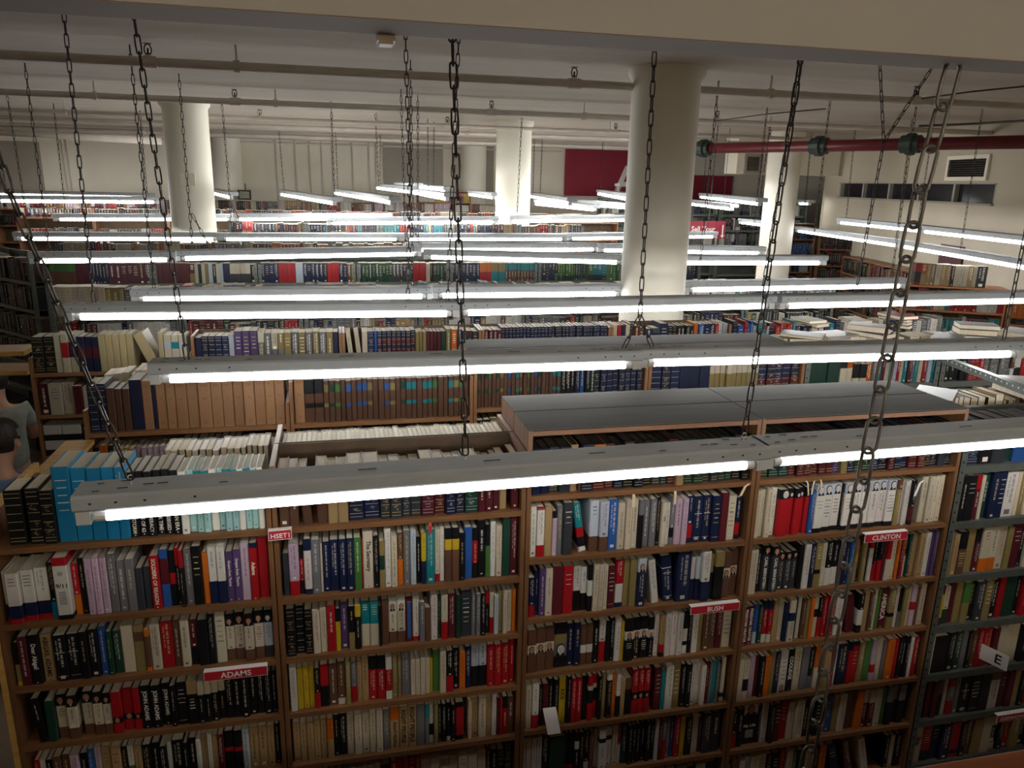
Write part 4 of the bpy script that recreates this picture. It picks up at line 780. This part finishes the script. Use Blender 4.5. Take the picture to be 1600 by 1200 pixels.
# ---- the remaining thousands of books: second half of the front row, rows behind, far shelves
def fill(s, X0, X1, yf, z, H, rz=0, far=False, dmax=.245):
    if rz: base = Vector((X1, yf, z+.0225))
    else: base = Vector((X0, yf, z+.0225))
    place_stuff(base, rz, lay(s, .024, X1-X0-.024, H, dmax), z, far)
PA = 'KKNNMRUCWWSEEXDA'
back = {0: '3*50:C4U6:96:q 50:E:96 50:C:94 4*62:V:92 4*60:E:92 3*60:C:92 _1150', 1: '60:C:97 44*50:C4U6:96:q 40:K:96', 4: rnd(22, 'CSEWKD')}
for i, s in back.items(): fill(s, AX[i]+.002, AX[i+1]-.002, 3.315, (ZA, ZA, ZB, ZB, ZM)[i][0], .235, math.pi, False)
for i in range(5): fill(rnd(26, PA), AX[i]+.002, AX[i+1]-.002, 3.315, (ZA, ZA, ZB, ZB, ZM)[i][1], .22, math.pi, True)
tanset = 'U1{0}2U3{0}1U3'
def sets(n): return ' '.join(f'{R.choice([34, 36, 38])}:U1{c}2U3{c}1U4:100:q' for c in [R.choice('UUBXGDUUT') for _ in range(n)])
B0 = ['66:N:110:g 60:N:110:g 56:U:100:q 46:U:98:q 52:U:97:q 84:N:116:q 66:I:114:qm 28:N:114:q 70:I:114:qm 66:I:113:qm 80:I:113:qm 80:I:113:qm 90:I:113:qm 80:I:113:qm 76:I:112:qm 76:I:112:qm 78:I:112:qm 76:I:112:qm 70:I:112:qm 72:I:112:qm',
      '66:I:110:qm 64:K3U2K1U3:104:q 62:K3U2K1U3:104:q '+sets(27), sets(22)+' 48:K8R1:100 52:K8Y1:101 46:K8R1:100 48:N8P1:101 50:B8P1:101 46:K8M1:100 44:D8G1:100 '+' '.join(['62:N:100:g']*8),
      '72:N:100:g 60:N:100:g 60:N:100:g 74:N:101:q 74:N:101:q 70:N:100:q '+' '.join(['38:C5X5:92:q']*9)+' '+' '.join(['60:M3N3M3:96:g']*5),
      '80:D:102:q 80:D:102:q 90:D:101:q 50:K5C5:98 48:O5C5:97 50:C4K4C2:99 52:C4K4C2:99 46:C4O6:97 '+' '.join(f'30:{c}:100' for c in 'ETMCTLRCTMETCRLT'), rnd(24, 'KKNUWCRE')]
B1 = ['40:K:90 60:O:96:q 40:K:92 34:W:88 36:Y:86 38:Y:86 9*42:V5E5:84 60:N:96 50:N:95 70:T:94 50:N:94 52:N:94 54:N:94 50:N:94 50:N:94 8*44:C:88', rnd(28, 'WWCEKN'), '60:K7W3:95 60:K5R3K2:96 70:X:98:q 60:D:96 '+rnd(20, PA), rnd(26, PA), rnd(26, PA), rnd(22, PA)]
for i in range(6):
    fill(B0[i], BX[i], BX[i+1], 4.0, ZBs[i][0], .225); fill(B1[i], BX[i], BX[i+1], 4.0, ZBs[i][1], .22)
    for q in (2, 3): fill(rnd(26, PA), BX[i], BX[i+1], 4.0, ZBs[i][q], .22, 0, True)
for i in (0, 1, 4, 5): fill(rnd(26, 'EECSUXLW', 36, 80, 92, 108), BX[i], BX[i+1], 4.51, ZBs[i][0], .225, math.pi, True)
C0 = ['90:K:100:g 90:K:100:g 60:C:104:q 62:C2R4C4:104:q 66:C2N4C4:104:q 62:N3M3N4:98:q 60:N3M3N4:98:q 60:N3M3N4:98:q 56:J:104:q 58:J:104:q 58:J:104:q 58:J:104:q 60:J:104:q 90:J:104:ql22 44:J:106:q 66:C2L2C6:97:q 66:C2T2C6:97:q 70:C2L2C6:97:q',
      '56:N:90:q 60:N:92:g 62:N:92:g 62:N:92:g 60:N:92:g 50:L:96:q 70:P:106 72:P:106 70:P:106 60:C3E7:100 64:E:98 62:C5E5:97 58:X5E5:98 66:X:98 68:E:98 66:X:98 64:E:98 66:X:98 66:E:98 66:X:98 50:N:98:q',
      '50:C:98:l6 50:C:98:l6 60:C:97:q 70:N:96:g 30:B:98:q 8*52:N2M2N1M3N1:97:g 3*40:X:92:q 4*40:M:92:q 60:D:92:q 56:X:97 60:O5C3:97 60:N5C3:97 52:N:92 66:M2N8:92 60:A:90',
      rnd(4, 'MNA')+' 30*40:N6L1N3:100:g', '46:C:100:q 44:R:100:q 40:N:100:q 40:C:100:q '+rnd(12, 'KNMU')+' 50:O:100:q 60:B:98 60:N:98 56:N:98 40:R:97 54:W:99 50:L:99', rnd(24, 'KNBLTWR'), rnd(22, 'KNLEWC')]
C1 = ['70:M:96 90:C:96 80:C:98 60:M:88:q 60:C:84:q 8*62:K:92 70:E:96 80:K:94 60:W:92']+[rnd(26, PA) for _ in range(6)]
C2 = ['100:W3K2W3K2:96:q 100:W3K2W3K2:96:q 60:K:95 70:K:97 90:R:90:l9 60:K:94 80:R:97 70:M:92 90:S:92 80:U:92']+[rnd(26, PA) for _ in range(6)]
for i in range(7):
    fill(C0[i], CX[i], CX[i+1], 5.3, ZC[0], .235); fill(C1[i], CX[i], CX[i+1], 5.3, ZC[1], .215, 0, i > 0); fill(C2[i], CX[i], CX[i+1], 5.3, ZC[2], .215, 0, i > 0)
for q in (3, 4, 5): fill(rnd(26, PA), CX[0], CX[1], 5.3, ZC[q], .215, 0, True)
D0 = ['8*60:C:100 60:X:96 60:X:96 60:X:96 50:E:90 9*48:N3W2N5:94:q', rnd(24, 'NNMRTLC'), rnd(26, 'NDTRMCE'), rnd(26, 'NNDTMC'), rnd(24, 'NDCTE'), rnd(24, 'KNWT'), rnd(24, 'KNLE')]
for i in range(7): fill(D0[i], DX[i], DX[i+1], 6.75, ZD[0], .235, 0, True); fill(rnd(24, PA), DX[i], DX[i+1], 6.75, ZD[1], .22, 0, True)
E0 = ['60:K:92 6*62:G4U6:98:q 3*66:M:97:q 6*50:N:98 7*90:M:96', '5*76:M:96:q 60:M5X5:92 40:C:94:q 40:D:92:q 40:C:94:q 40:X:93:q 46:L:92:q 40:D:93 40:C:90:q 40:L:92:q 80:N:94:q 4*60:C5A5:88:q 60:K:88', '4*66:N:95 2*66:R:96:q 2*60:R:96:q 110:L:94:q 6*60:N:95 3*60:R:96:q 2*60:N:94 60:U:88 40:X:92', '10*42:D:95 6*44:A:93 4*40:R:95:q 50:C:90 40:M:93 4*44:D:94', '8*50:N:95 3*56:O5R5:95:q 4*50:X5T5:94:q 10*44:T4U6:93', rnd(26, 'DDNATG'), rnd(24, 'KNNA')]
for i in range(7): fill(E0[i], EX[i], EX[i+1], 8.2, ZE[0], .21, 0, True); fill(rnd(26, 'KNAEDM'), EX[i], EX[i+1], 8.2, ZE[1], .22, 0, True)
def far_rows(X, y, zs, pals, H, n=26, skip=()):
    for i in range(len(X)-1):
        if i in skip: continue
        for z, p in zip(zs, pals): fill(rnd(n, p), X[i], X[i+1], y, z, H, 0, True)
BOOK_DIM = .36  # far rows' book colours darkened further to offset their stronger light
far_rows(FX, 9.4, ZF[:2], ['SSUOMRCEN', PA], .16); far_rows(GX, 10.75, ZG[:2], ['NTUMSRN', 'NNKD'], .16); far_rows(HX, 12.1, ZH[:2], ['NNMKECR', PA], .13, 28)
BOOK_DIM = .34
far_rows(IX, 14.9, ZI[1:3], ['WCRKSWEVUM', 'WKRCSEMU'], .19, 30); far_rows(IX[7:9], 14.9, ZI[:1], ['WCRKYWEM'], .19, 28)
BOOK_DIM = .42
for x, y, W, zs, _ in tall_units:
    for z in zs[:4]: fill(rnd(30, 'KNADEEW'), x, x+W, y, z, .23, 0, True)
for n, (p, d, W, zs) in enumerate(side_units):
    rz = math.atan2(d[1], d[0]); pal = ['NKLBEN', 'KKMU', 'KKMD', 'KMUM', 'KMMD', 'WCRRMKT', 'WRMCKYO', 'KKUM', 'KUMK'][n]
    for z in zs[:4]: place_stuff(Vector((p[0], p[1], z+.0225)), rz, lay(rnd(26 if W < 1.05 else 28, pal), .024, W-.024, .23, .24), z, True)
TOPS = []     # books standing on top of the orange-brown case
p, d, W, zs = side_units[5]; place_stuff(Vector((p[0], p[1], -1.0285)), math.atan2(d[1], d[0]), lay('70:R4K5R1:100:q 60:O5S5:100 50:S:99 50:S:99 60:C:98 60:S:98 56:S:98 40:K:96 50:C:95 50:C:95 50:C:95 60:S:95 40:C:94 110:A:97 _200', .05, .95, .24, .25), 0, True)
# ---- loose piles lying on the steel bays at the right
def pile(cx, cy, z, n, pal, rz0=0, s=1.0):
    for i in range(n):
        wd, hh, th = R.uniform(.15, .19)*s, R.uniform(.22, .27)*s, R.uniform(.018, .04); T = Matrix.Translation((cx+R.uniform(-.015, .015), cy+R.uniform(-.015, .015), z)) @ Matrix.Rotation(rz0+R.uniform(-.25, .25), 4, 'Z') @ Matrix.Translation((-hh/2, -wd/2, 0)) @ Matrix(((0, 0, 1, 0), (0, 1, 0, 0), (-1, 0, 0, th/2+.0), (0, 0, 0, 1)))
        c, pg, pr, _ = book_geo(th, wd, hh, [(R.choice(pal), 10)], '', False)
        for q in (c, pg, pr): mass.add(q, T)
        z += th+.0008
for cx, cy, z, n in ((2.95, 4.38, -.995, 3), (3.2, 4.4, -.995, 2), (3.45, 4.37, -.995, 4), (3.95, 4.25, -.995, 2), (4.2, 4.3, -.995, 4), (4.45, 4.2, -.995, 3), (3.5, 4.12, -.995, 1), (3.35, 5.42, -1.095, 2), (3.7, 5.42, -1.095, 3), (4.1, 5.42, -1.095, 2), (4.5, 5.42, -1.095, 4), (2.95, 3.19, -1.025, 1), (3.5, 3.19, -1.025, 2)): pile(cx, cy, z, n, 'CCWSEULR', R.uniform(0, 3))
o = mass.build('book_collection', [M['cover'], M['pages']], col=True)
tag(o, 'all the remaining smaller books filling the lowest front shelves and every row behind', 'books', None, 'stuff')
# ================================================================ SIGNS, SHELF TAGS, FITTINGS
def letters(txt, name, parent, m, s, x, y, z, rx=math.pi/2, yaw=0, wmax=None):
    vs, fs, lw = text_pts(txt, .02); k = s if not wmax else min(s, wmax/lw)
    b = MB(); b.faces([(vx*k-lw*k/2, 0, vy*k) for vx, vy in vs], fs); o = b.build(name, M[m], parent); o.location = (x, y, z); o.rotation_euler = (0, 0, yaw); return o
def shelf_tag(txt, p, W, H, lab, tilt=0, ltr=.6):
    """folded card sleeve hooked on a shelf edge; p = lower left of its face"""
    t = thing('shelf_tag', lab, 'shelf label', p, tilt, 'red shelf labels'); b = MB(); b.box(0, W, -.002, .002, 0, H); b.box(0, W, .002, .022, H-.002, H); b.build('card', M['white'], t)
    c = MB(); c.box(.002, W-.002, -.0032, -.0022, .003, H-.002); rs = c.build('red_strip', M['red'], t)
    letters(txt, 'lettering', rs, 'white', H*ltr, W/2, -.0036, H*(1-ltr)/2, wmax=W*.8); return t
shelf_tag('HSET1', (-.285, 2.765, -1.323), .085, .04, 'small red tag reading HSET1 on the post between the first two bays', .05)
shelf_tag('ADAMS', (-.555, 2.762, -1.892), .235, .042, 'red label with white lettering at the right end of the leftmost bay')
shelf_tag('BUSH', (1.465, 2.757, -1.83), .235, .04, 'red label on the second shelf at the right end of the third bay')
shelf_tag('CLINTON', (2.3, 2.762, -1.56), .225, .042, 'red label under the row of white portrait books in the fourth bay')
shelf_tag('EISENHOWER', (3.25, 2.755, -2.66), .22, .042, 'red label hooked on the lower steel shelf at the right edge')
def flag_e():
    t = thing('index_card', 'white card printed with a black letter sticking out of the steel bay', 'index card', (3.105, 2.795, -2.245), -1.2); b = MB(); b.box(0, .13, -.001, .001, -.042, .042); b.build('card', M['white'], t)
    letters('E', 'lettering', t, 'black', .05, .085, -.0016, -.025)
flag_e()
def slip(pts, wd, m, lab, name='bookmark_ribbon'):
    b = MB()
    for (p, q) in zip(pts, pts[1:]):
        p, q = Vector(p), Vector(q); o = Vector((wd/2, 0, 0)); th = Vector((0, .0008, 0))
        b.faces([p-o, p+o, q+o, q-o, p-o+th, p+o+th, q+o+th, q-o+th], [(0, 1, 2, 3), (7, 6, 5, 4), (0, 4, 5, 1), (1, 5, 6, 2), (2, 6, 7, 3), (3, 7, 4, 0)])
    tag(b.build(name, M[m]), lab, 'bookmark', 'bookmarks hanging over shelf edges')
def hang(px, py, wd, m, lab, L=.055, dx=0):
    p = at_y(px, py, 2.797); slip([(p.x-dx, 2.797, p.z+.002), (p.x, 2.793, p.z-.008), (p.x+dx, 2.79, p.z-L)], wd, m, lab)
hang(1262, 752, .007, 'cream', 'cream ribbon hanging over red portrait books in the fourth bay, left one', .06, .008); hang(1271, 752, .007, 'cream', 'cream ribbon hanging over red portrait books in the fourth bay, right one', .06, -.006)
hang(1283, 750, .006, 'cream', 'short curled cream ribbon above the first white portrait book', .04, .003); hang(990, 773, .012, 'cream', 'buff paper slip below the top shelf, middle of the third bay'); hang(1055, 768, .011, 'cream', 'buff paper slip below the top shelf, right of the third bay')
hang(1164, 757, .013, 'cream', 'slanting buff slip at the right end of the third bay', .05, -.02); hang(672, 818, .012, 'red', 'pink ribbon end hanging over the shelf of the second bay', .04); hang(1437, 752, .012, 'white', 'pale slip leaning at the right of the fourth bay', .07, -.02)
p = at_y(858, 1128, 2.79); slip([(p.x, 2.795, p.z+.07), (p.x+.02, 2.77, p.z-.05)], .06, 'white', 'white paper tag dangling from the lower shelf of the third bay', 'paper_tag')
# red wall banner with two big white letters, hanging red sign, small signs
def banner():
    t = thing('wall_banner', 'large dark red banner with white capitals on the back wall behind the big column', 'banner', (4.89, 16.55, 0)); b = MB()
    b.box(0, 2.95, -.02, 0, -.28, .735); b.box(2.95, 3.98, -.02, 0, -.34, .215); b.build('banner_cloth', M['banner'], t)
    letters('A', 'lettering', t, 'litsign', .62, 1.42, -.024, -.24); letters('S', 'lettering', t, 'litsign', .58, 2.8, -.024, -.36)
banner()
def sell():
    Y = 11.3; a = at_y(1072, 373, Y); b_ = at_y(1134, 346, Y); t = thing('hanging_sign', 'dark red hanging sign with pale lettering right of the big column', 'sign', (a.x, Y, a.z)); W, H = b_.x-a.x, b_.z-a.z
    b = MB(); b.box(-.35, W, -.01, .01, 0, H); b.build('panel', M['banner'], t)
    letters('Sell Your', 'lettering', t, 'litsign', .11, W*.42, -.013, H*.42, wmax=W*.62); ar = MB(); x = W*.93
    ar.box(x-.01, x+.01, -.013, -.0105, H*.2, H*.8); ar.poly([(x-.035, -.013, H*.22), (x+.035, -.013, H*.22), (x, -.013, H*.03)]); ar.build('arrow', M['litsign'], t)
    for x in (-.2, W*.9): r_ = MB(); r_.tube((x, 0, H), (x, 0, CEIL-a.z), .004, 6); r_.build('hanging_rod', M['dark'], t)
sell()
def rlabel():
    Y = 12.37; a = at_y(1286, 398, Y); b_ = at_y(1302, 373, Y); t = thing('section_sign', 'small red sign with a pale numeral on the dark case right of the right column', 'sign', (a.x, Y, a.z)); W, H = b_.x-a.x, b_.z-a.z
    b = MB(); b.box(0, W, -.004, .004, -.06, H); b.build('panel', M['red'], t); c = MB(); c.box(W*.25, W*.75, -.006, -.0045, H*.35, H*.75); c.build('panel_mark', M['litsign'], t)
rlabel()
# maroon door and red alarm box on the oblique wall
def on_wall(t0, t1, z0, z1, o0, o1): return [PL(t, o, z) for t in (t0, t1) for o in (o0, o1) for z in (z0, z1)]
BF = [(0, 1, 3, 2), (4, 6, 7, 5), (0, 4, 5, 1), (2, 3, 7, 6), (0, 2, 6, 4), (1, 5, 7, 3)]
b = MB(); b.faces(on_wall(4.4, 4.95, -1.6, -.72, .085, .118), BF); d = struct(b.build('door_1', M['maroon'])); k = MB(); k.tube(PL(4.86, .08, -1.1), PL(4.86, .03, -1.1), .03, 10); k.build('door_handle', M['tubecap'], d)
b = MB(); c0 = Vector(PL(5.35, .05, -1.12)); b.tube(c0, Vector(PL(5.35, .115, -1.12)), .09, 16); tag(b.build('alarm_bell', M['red']), 'round red alarm bell on the cream wall at the right edge', 'alarm')
def fan():
    t = thing('wall_fan', 'small dark square fan hung high beside the slim column at left', 'fan', (0, 0, 0)); Y = 15.9; a, b_ = at_y(372, 312, Y), at_y(391, 297, Y); t.location = (a.x, Y, a.z); W, H = b_.x-a.x, b_.z-a.z
    f = MB(); f.box(0, W, 0, .1, 0, .02); f.box(0, W, 0, .1, H-.02, H); f.box(0, .02, 0, .1, .02, H-.02); f.box(W-.02, W, 0, .1, .02, H-.02); f.build('housing', M['dark'], t)
    g = MB()
    for i in range(5): g.box(.02, W-.02, .03, .04, H*(i+1)/6-.006, H*(i+1)/6+.006)
    g.build('grille', M['greenmetal'], t); h = MB(); h.tube((W*.6, .05, H), (W*.6, .05, H+.12), .01, 6); h.build('bracket', M['dark'], t)
fan()
# small bullet spotlight before the banner
t = thing('spotlight', 'tiny bright bullet spotlight in front of the red banner', 'spotlight', at_y(961, 289, 15.2)); b = MB(); b.tube((0, 0, 0), (.09, .0, .01), .03, 10); b.tube((.06, 0, 0), (.06, .0, -.4), .008, 6); b.build('lamp_head', M['white'], t)
# ================================================================ STACKS AND CLUTTER ON THE STEEL BAYS AT RIGHT
def flat_book(x, y, z, L, W, th, col, rz, lab, grp):
    cov, pag, prn, _ = book_geo(th, W, L, [(col, 10)], 'q'); t = thing('book', lab, 'book', (x, y, z), 0, grp)
    T = Matrix.Rotation(rz, 4, 'Z') @ Matrix(((0, 0, 1, -L/2), (0, 1, 0, -W/2), (-1, 0, 0, th/2), (0, 0, 0, 1)))
    for nm, mb, m in (('cover', cov, 'cover'), ('page_block', pag, 'pages')):
        mb.v = [tuple(T @ Vector(v)) for v in mb.v]; mb.m = [0]*len(mb.f); mb.build(nm, M[m], t, col=True)
steel = MB(); steel.box(0, 1.0, 0, .003, 0, .05); steel.box(0, 1.0, -.035, 0, .047, .05)
for i in range(18): steel.box(.03+i*.055, .042+i*.055, -.0008, -.0002, .02, .03, 1)
a = at_z(1462, 563, -.985); b_ = at_z(1604, 619, -.985); v = b_-a; steel.v = [(x*v.length, y, z) for x, y, z in steel.v]; o = steel.build('steel_angle', [M['metal'], M['light_hole']])
o.location = a; o.rotation_euler = (0, -math.asin(v.z/v.length), math.atan2(v.y, v.x)); tag(o, 'perforated grey steel angle bar slanting over the piled books at right', 'bar')
# two wooden slats of a rack at the far left
def rack():
    t = thing('book_rack', 'pale pine rack end with two slats at the left edge behind the people', 'rack', (0, 0, 0))
    for z, dz in ((-1.2, .0), (-1.305, -.03)):
        b = MB(); b.faces([(x, y, z+dd+(dz if x > -2.4 else 0)) for x in (-3.1, -2.06) for y in (5.62, 5.86) for dd in (0, .03)], BF); b.build('slat', M['yellowwood'], t)
    for x in (-3.1, -2.62): b = MB(); b.box(x, x+.03, 5.72, 5.8, FLOOR, -1.2 if x < -3 else -1.34); b.build('leg', M['yellowwood'], t)
rack()
# ================================================================ PEOPLE IN THE LEFT AISLE
def person(loc, rz, lab, shirt, lean, s, arms, hair_h=1):
    t = thing('person', lab, 'person', loc, rz, 'people in the left aisle')
    J = {}; E = []; Rr = {}
    def j(n, p, r, par=None): J[n] = Vector(p); Rr[n] = r; (E.append((par, n)) if par else None)
    def ln(p): x, y, z = p; return (x, y-lean*max(0, z-.95)*(1+.5*max(0, z-.95)), z-abs(lean)*.15*max(0, z-.95))
    j('pelvis', (0, 0, .95), (.165, .12)); j('waist', ln((0, 0, 1.08)), (.15, .105), 'pelvis'); j('chest', ln((0, .0, 1.28)), (.175, .115), 'waist'); j('neckb', ln((0, .01, 1.44)), (.085, .07), 'chest')
    j('neck', ln((0, -.005, 1.52)), (.056, .058), 'neckb'); j('head', ln((0, -.03, 1.60)), (.076, .088), 'neck'); j('crown', ln((0, -.02, 1.70)), (.066, .08), 'head')
    for sd, q in ((-1, 'l'), (1, 'r')):
        j('sh'+q, ln((sd*.175, .005, 1.40)), (.062, .06), 'chest'); el, ha = arms[q]
        j('el'+q, ln((sd*el[0], el[1], el[2])), (.045, .045), 'sh'+q); j('wr'+q, ln((sd*ha[0], ha[1], ha[2])), (.029, .027), 'el'+q)
        hv = (Vector(ha)-Vector(el)).normalized(); pl = Vector(ha)+hv*.075; j('pa'+q, ln((sd*pl.x, pl.y, pl.z)), (.038, .018), 'wr'+q)
        j('hip'+q, (sd*.095, 0, .86), (.098, .1), 'pelvis'); j('kn'+q, (sd*.105, -.02, .49), (.062, .065), 'hip'+q); j('an'+q, (sd*.11, .03, .09), (.043, .045), 'kn'+q); j('to'+q, (sd*.12, -.13, .035), (.04, .03), 'an'+q)
    names = list(J); idx = {n: i for i, n in enumerate(names)}
    def skin(name, vs, es, rad, m, root, lvl=2):
        me = bpy.data.meshes.new(name); me.from_pydata([tuple(v*s) for v in vs], es, []); ob = bpy.data.objects.new(name, me); COL.objects.link(ob)
        md = ob.modifiers.new('Skin', 'SKIN'); md.use_smooth_shade = True; sd_ = ob.modifiers.new('Sub', 'SUBSURF'); sd_.levels = sd_.render_levels = lvl
        if not me.skin_vertices: bpy.context.view_layer.update()
        for i, r in enumerate(rad): me.skin_vertices[0].data[i].radius = (r[0]*s, r[1]*s); me.skin_vertices[0].data[i].use_root = (i == root)
        dg = bpy.context.evaluated_depsgraph_get(); dg.update(); nm = bpy.data.meshes.new_from_object(ob.evaluated_get(dg)); bpy.data.objects.remove(ob)
        nm.materials.clear(); [nm.materials.append(M[x]) for x in (m if isinstance(m, list) else [m])]; nm.polygons.foreach_set('use_smooth', [True]*len(nm.polygons)); ob = bpy.data.objects.new(name, nm); COL.objects.link(ob); ob.parent = t; return ob
    body = skin('body', [J[n] for n in names], [(idx[a], idx[b]) for a, b in E], [Rr[n] for n in names], 'skin', 0)
    # clothing shells a little larger than the body
    up_n = ['waist', 'chest', 'shl', 'shr', 'ell', 'elr']; ui = {n: i for i, n in enumerate(up_n)}
    mids = {q: (J['sh'+q]*.35+J['el'+q]*.65) for q in 'lr'}; vs = [J['pelvis']+Vector((0, 0, -.1)), J['waist'], J['chest'], J['shl'], J['shr'], mids['l'], mids['r'], J['neckb']*.7+J['chest']*.3]
    skin('shirt', vs, [(0, 1), (1, 2), (2, 3), (2, 4), (3, 5), (4, 6), (2, 7)], [(.195, .15), (.182, .135), (.198, .138), (.078, .076), (.078, .076), (.066, .064), (.066, .064), (.1, .085)], shirt, 0)
    vs = [J['pelvis']+Vector((0, 0, .06))]+[J[k+q] for q in 'lr' for k in ('hip', 'kn')]+[J['anl']+Vector((0, 0, .03)), J['anr']+Vector((0, 0, .03))]
    skin('trousers', vs, [(0, 1), (1, 2), (2, 5), (0, 3), (3, 4), (4, 6)], [(.178, .135), (.112, .114), (.08, .082), (.112, .114), (.08, .082), (.066, .07), (.066, .07)], 'trousers', 0)
    h, c = J['head'], J['crown']; hm = MB(); ce = h*.55+c*.45+Vector((0, .012, .012)); rx, ry, rz_ = .096, .108, .125; nu, nv = 20, 14
    P = lambda a, b: (ce+Vector((rx*math.sin(b)*math.cos(a), ry*math.sin(b)*math.sin(a), rz_*math.cos(b))))
    for ia in range(nu):
        for ib in range(nv):
            a0, a1, b0, b1 = 2*math.pi*ia/nu, 2*math.pi*(ia+1)/nu, math.pi*ib/nv+.001, math.pi*(ib+1)/nv
            am, bm = (a0+a1)/2, (b0+b1)/2; zz_ = math.cos(bm); yy_ = math.sin(bm)*math.sin(am)
            if zz_ > .52 or (yy_ > -.12 and zz_ > -.05) or (yy_ > .35 and zz_ > -.6):
                hm.poly([P(a0, b0)*s, P(a1, b0)*s, P(a1, b1)*s, P(a0, b1)*s][::-1])
    hm.build('hair', M['hair'], t, smooth=True)
    fdir = (J['head']-J['neck']).normalized(); f = MB(); e = Vector((0, -.088, -.0))
    hc = (h*.75+c*.25)
    for sx in (-1, 1):
        q = hc+Vector((sx*.03, -.083, .0)); f.tube((q)*s, (q+Vector((0, -.006, 0)))*s, .009*s, 8)
    f.build('eyes', M['dark'], t)
    nz = MB(); q = hc+Vector((0, -.085, -.012)); nz.faces([tuple((q+Vector(v))*s) for v in ((0, 0, .03), (-.014, -.004, -.022), (.014, -.004, -.022), (0, -.024, -.018))], [(0, 1, 3), (0, 3, 2), (1, 2, 3)]); nz.build('nose', M['skin'], t)
    mo = MB(); q = hc+Vector((0, -.08, -.055)); mo.box((q.x-.022)*s, (q.x+.022)*s, (q.y-.008)*s, (q.y+.01)*s, (q.z-.005)*s, (q.z+.004)*s); mo.build('mouth', M['maroon'], t)
    for sx in (-1, 1):
        ea = MB(); q = hc+Vector((sx*.083, .005, -.01)); ea.tube((q-Vector((sx*.006, 0, 0)))*s, (q+Vector((sx*.008, 0, 0)))*s, .024*s, 10, r2=.02*s); ea.build('ear', M['skin'], t)
    for sd, q in ((-1, 'l'), (1, 'r')):     # fingers
        w_, p_ = J['wr'+q], J['pa'+q]; dr = (p_-w_).normalized(); sdv = dr.cross(Vector((1, 0, 0))).normalized()
        for i, (o, L) in enumerate(((-.027, .062), (-.009, .072), (.009, .068), (.025, .052))):
            a = p_+sdv*o+dr*.012; skin('finger', [a, a+dr*L*.5+Vector((-sd*.006, 0, 0)), a+dr*L*.95+Vector((-sd*.02, 0, 0))], [(0, 1), (1, 2)], [(.0095,)*2, (.0085,)*2, (.007,)*2], 'skin', 0, 1)
        a = w_+dr*.035+sdv*-.026; skin('thumb', [a, a-sdv*.022+dr*.025, a-sdv*.03+dr*.055], [(0, 1), (1, 2)], [(.011,)*2, (.0095,)*2, (.008,)*2], 'skin', 0, 1)
    for q in 'lr':
        an, to = J['an'+q], J['to'+q]; sh_ = skin('shoe', [an+Vector((0, .03, -.035)), an+Vector((0, -.05, -.045)), to+Vector((0, -.02, .012))], [(0, 1), (1, 2)], [(.05, .045), (.048, .042), (.044, .034)], 'dark', 0, 1)
    return t, J
DOWN = {'l': ((.235, .03, 1.12), (.25, -.04, .9)), 'r': ((.235, .03, 1.12), (.25, -.04, .9))}
READ = {'l': ((.23, -.05, 1.13), (.12, -.27, 1.2)), 'r': ((.23, -.05, 1.13), (.12, -.27, 1.2))}
t1, J1 = person((-2.72, 6.75, FLOOR), math.radians(200), 'person in a pale grey t-shirt with a dark strap, head bent, farther left', 'grey_shirt', .14, 1.0, READ)
t2, J2 = person((-2.13, 5.02, FLOOR), math.radians(165), 'person with dark hair in a blue shirt, nearer the camera at the left edge', 'blue_shirt', .16, 1.02, DOWN)
# camera strap hanging from the grey-shirted person's neck
def strap():
    c = J1['neckb']; pts = [c+Vector((.07, .06, .03)), c+Vector((.09, .1, -.05)), c+Vector((.12, .118, -.16)), c+Vector((.16, .1, -.3))]; b = MB()
    for a, q in zip(pts, pts[1:]): b.tube(a, q, .007, 6)
    b.build('strap', M['dark'], t1)
strap()
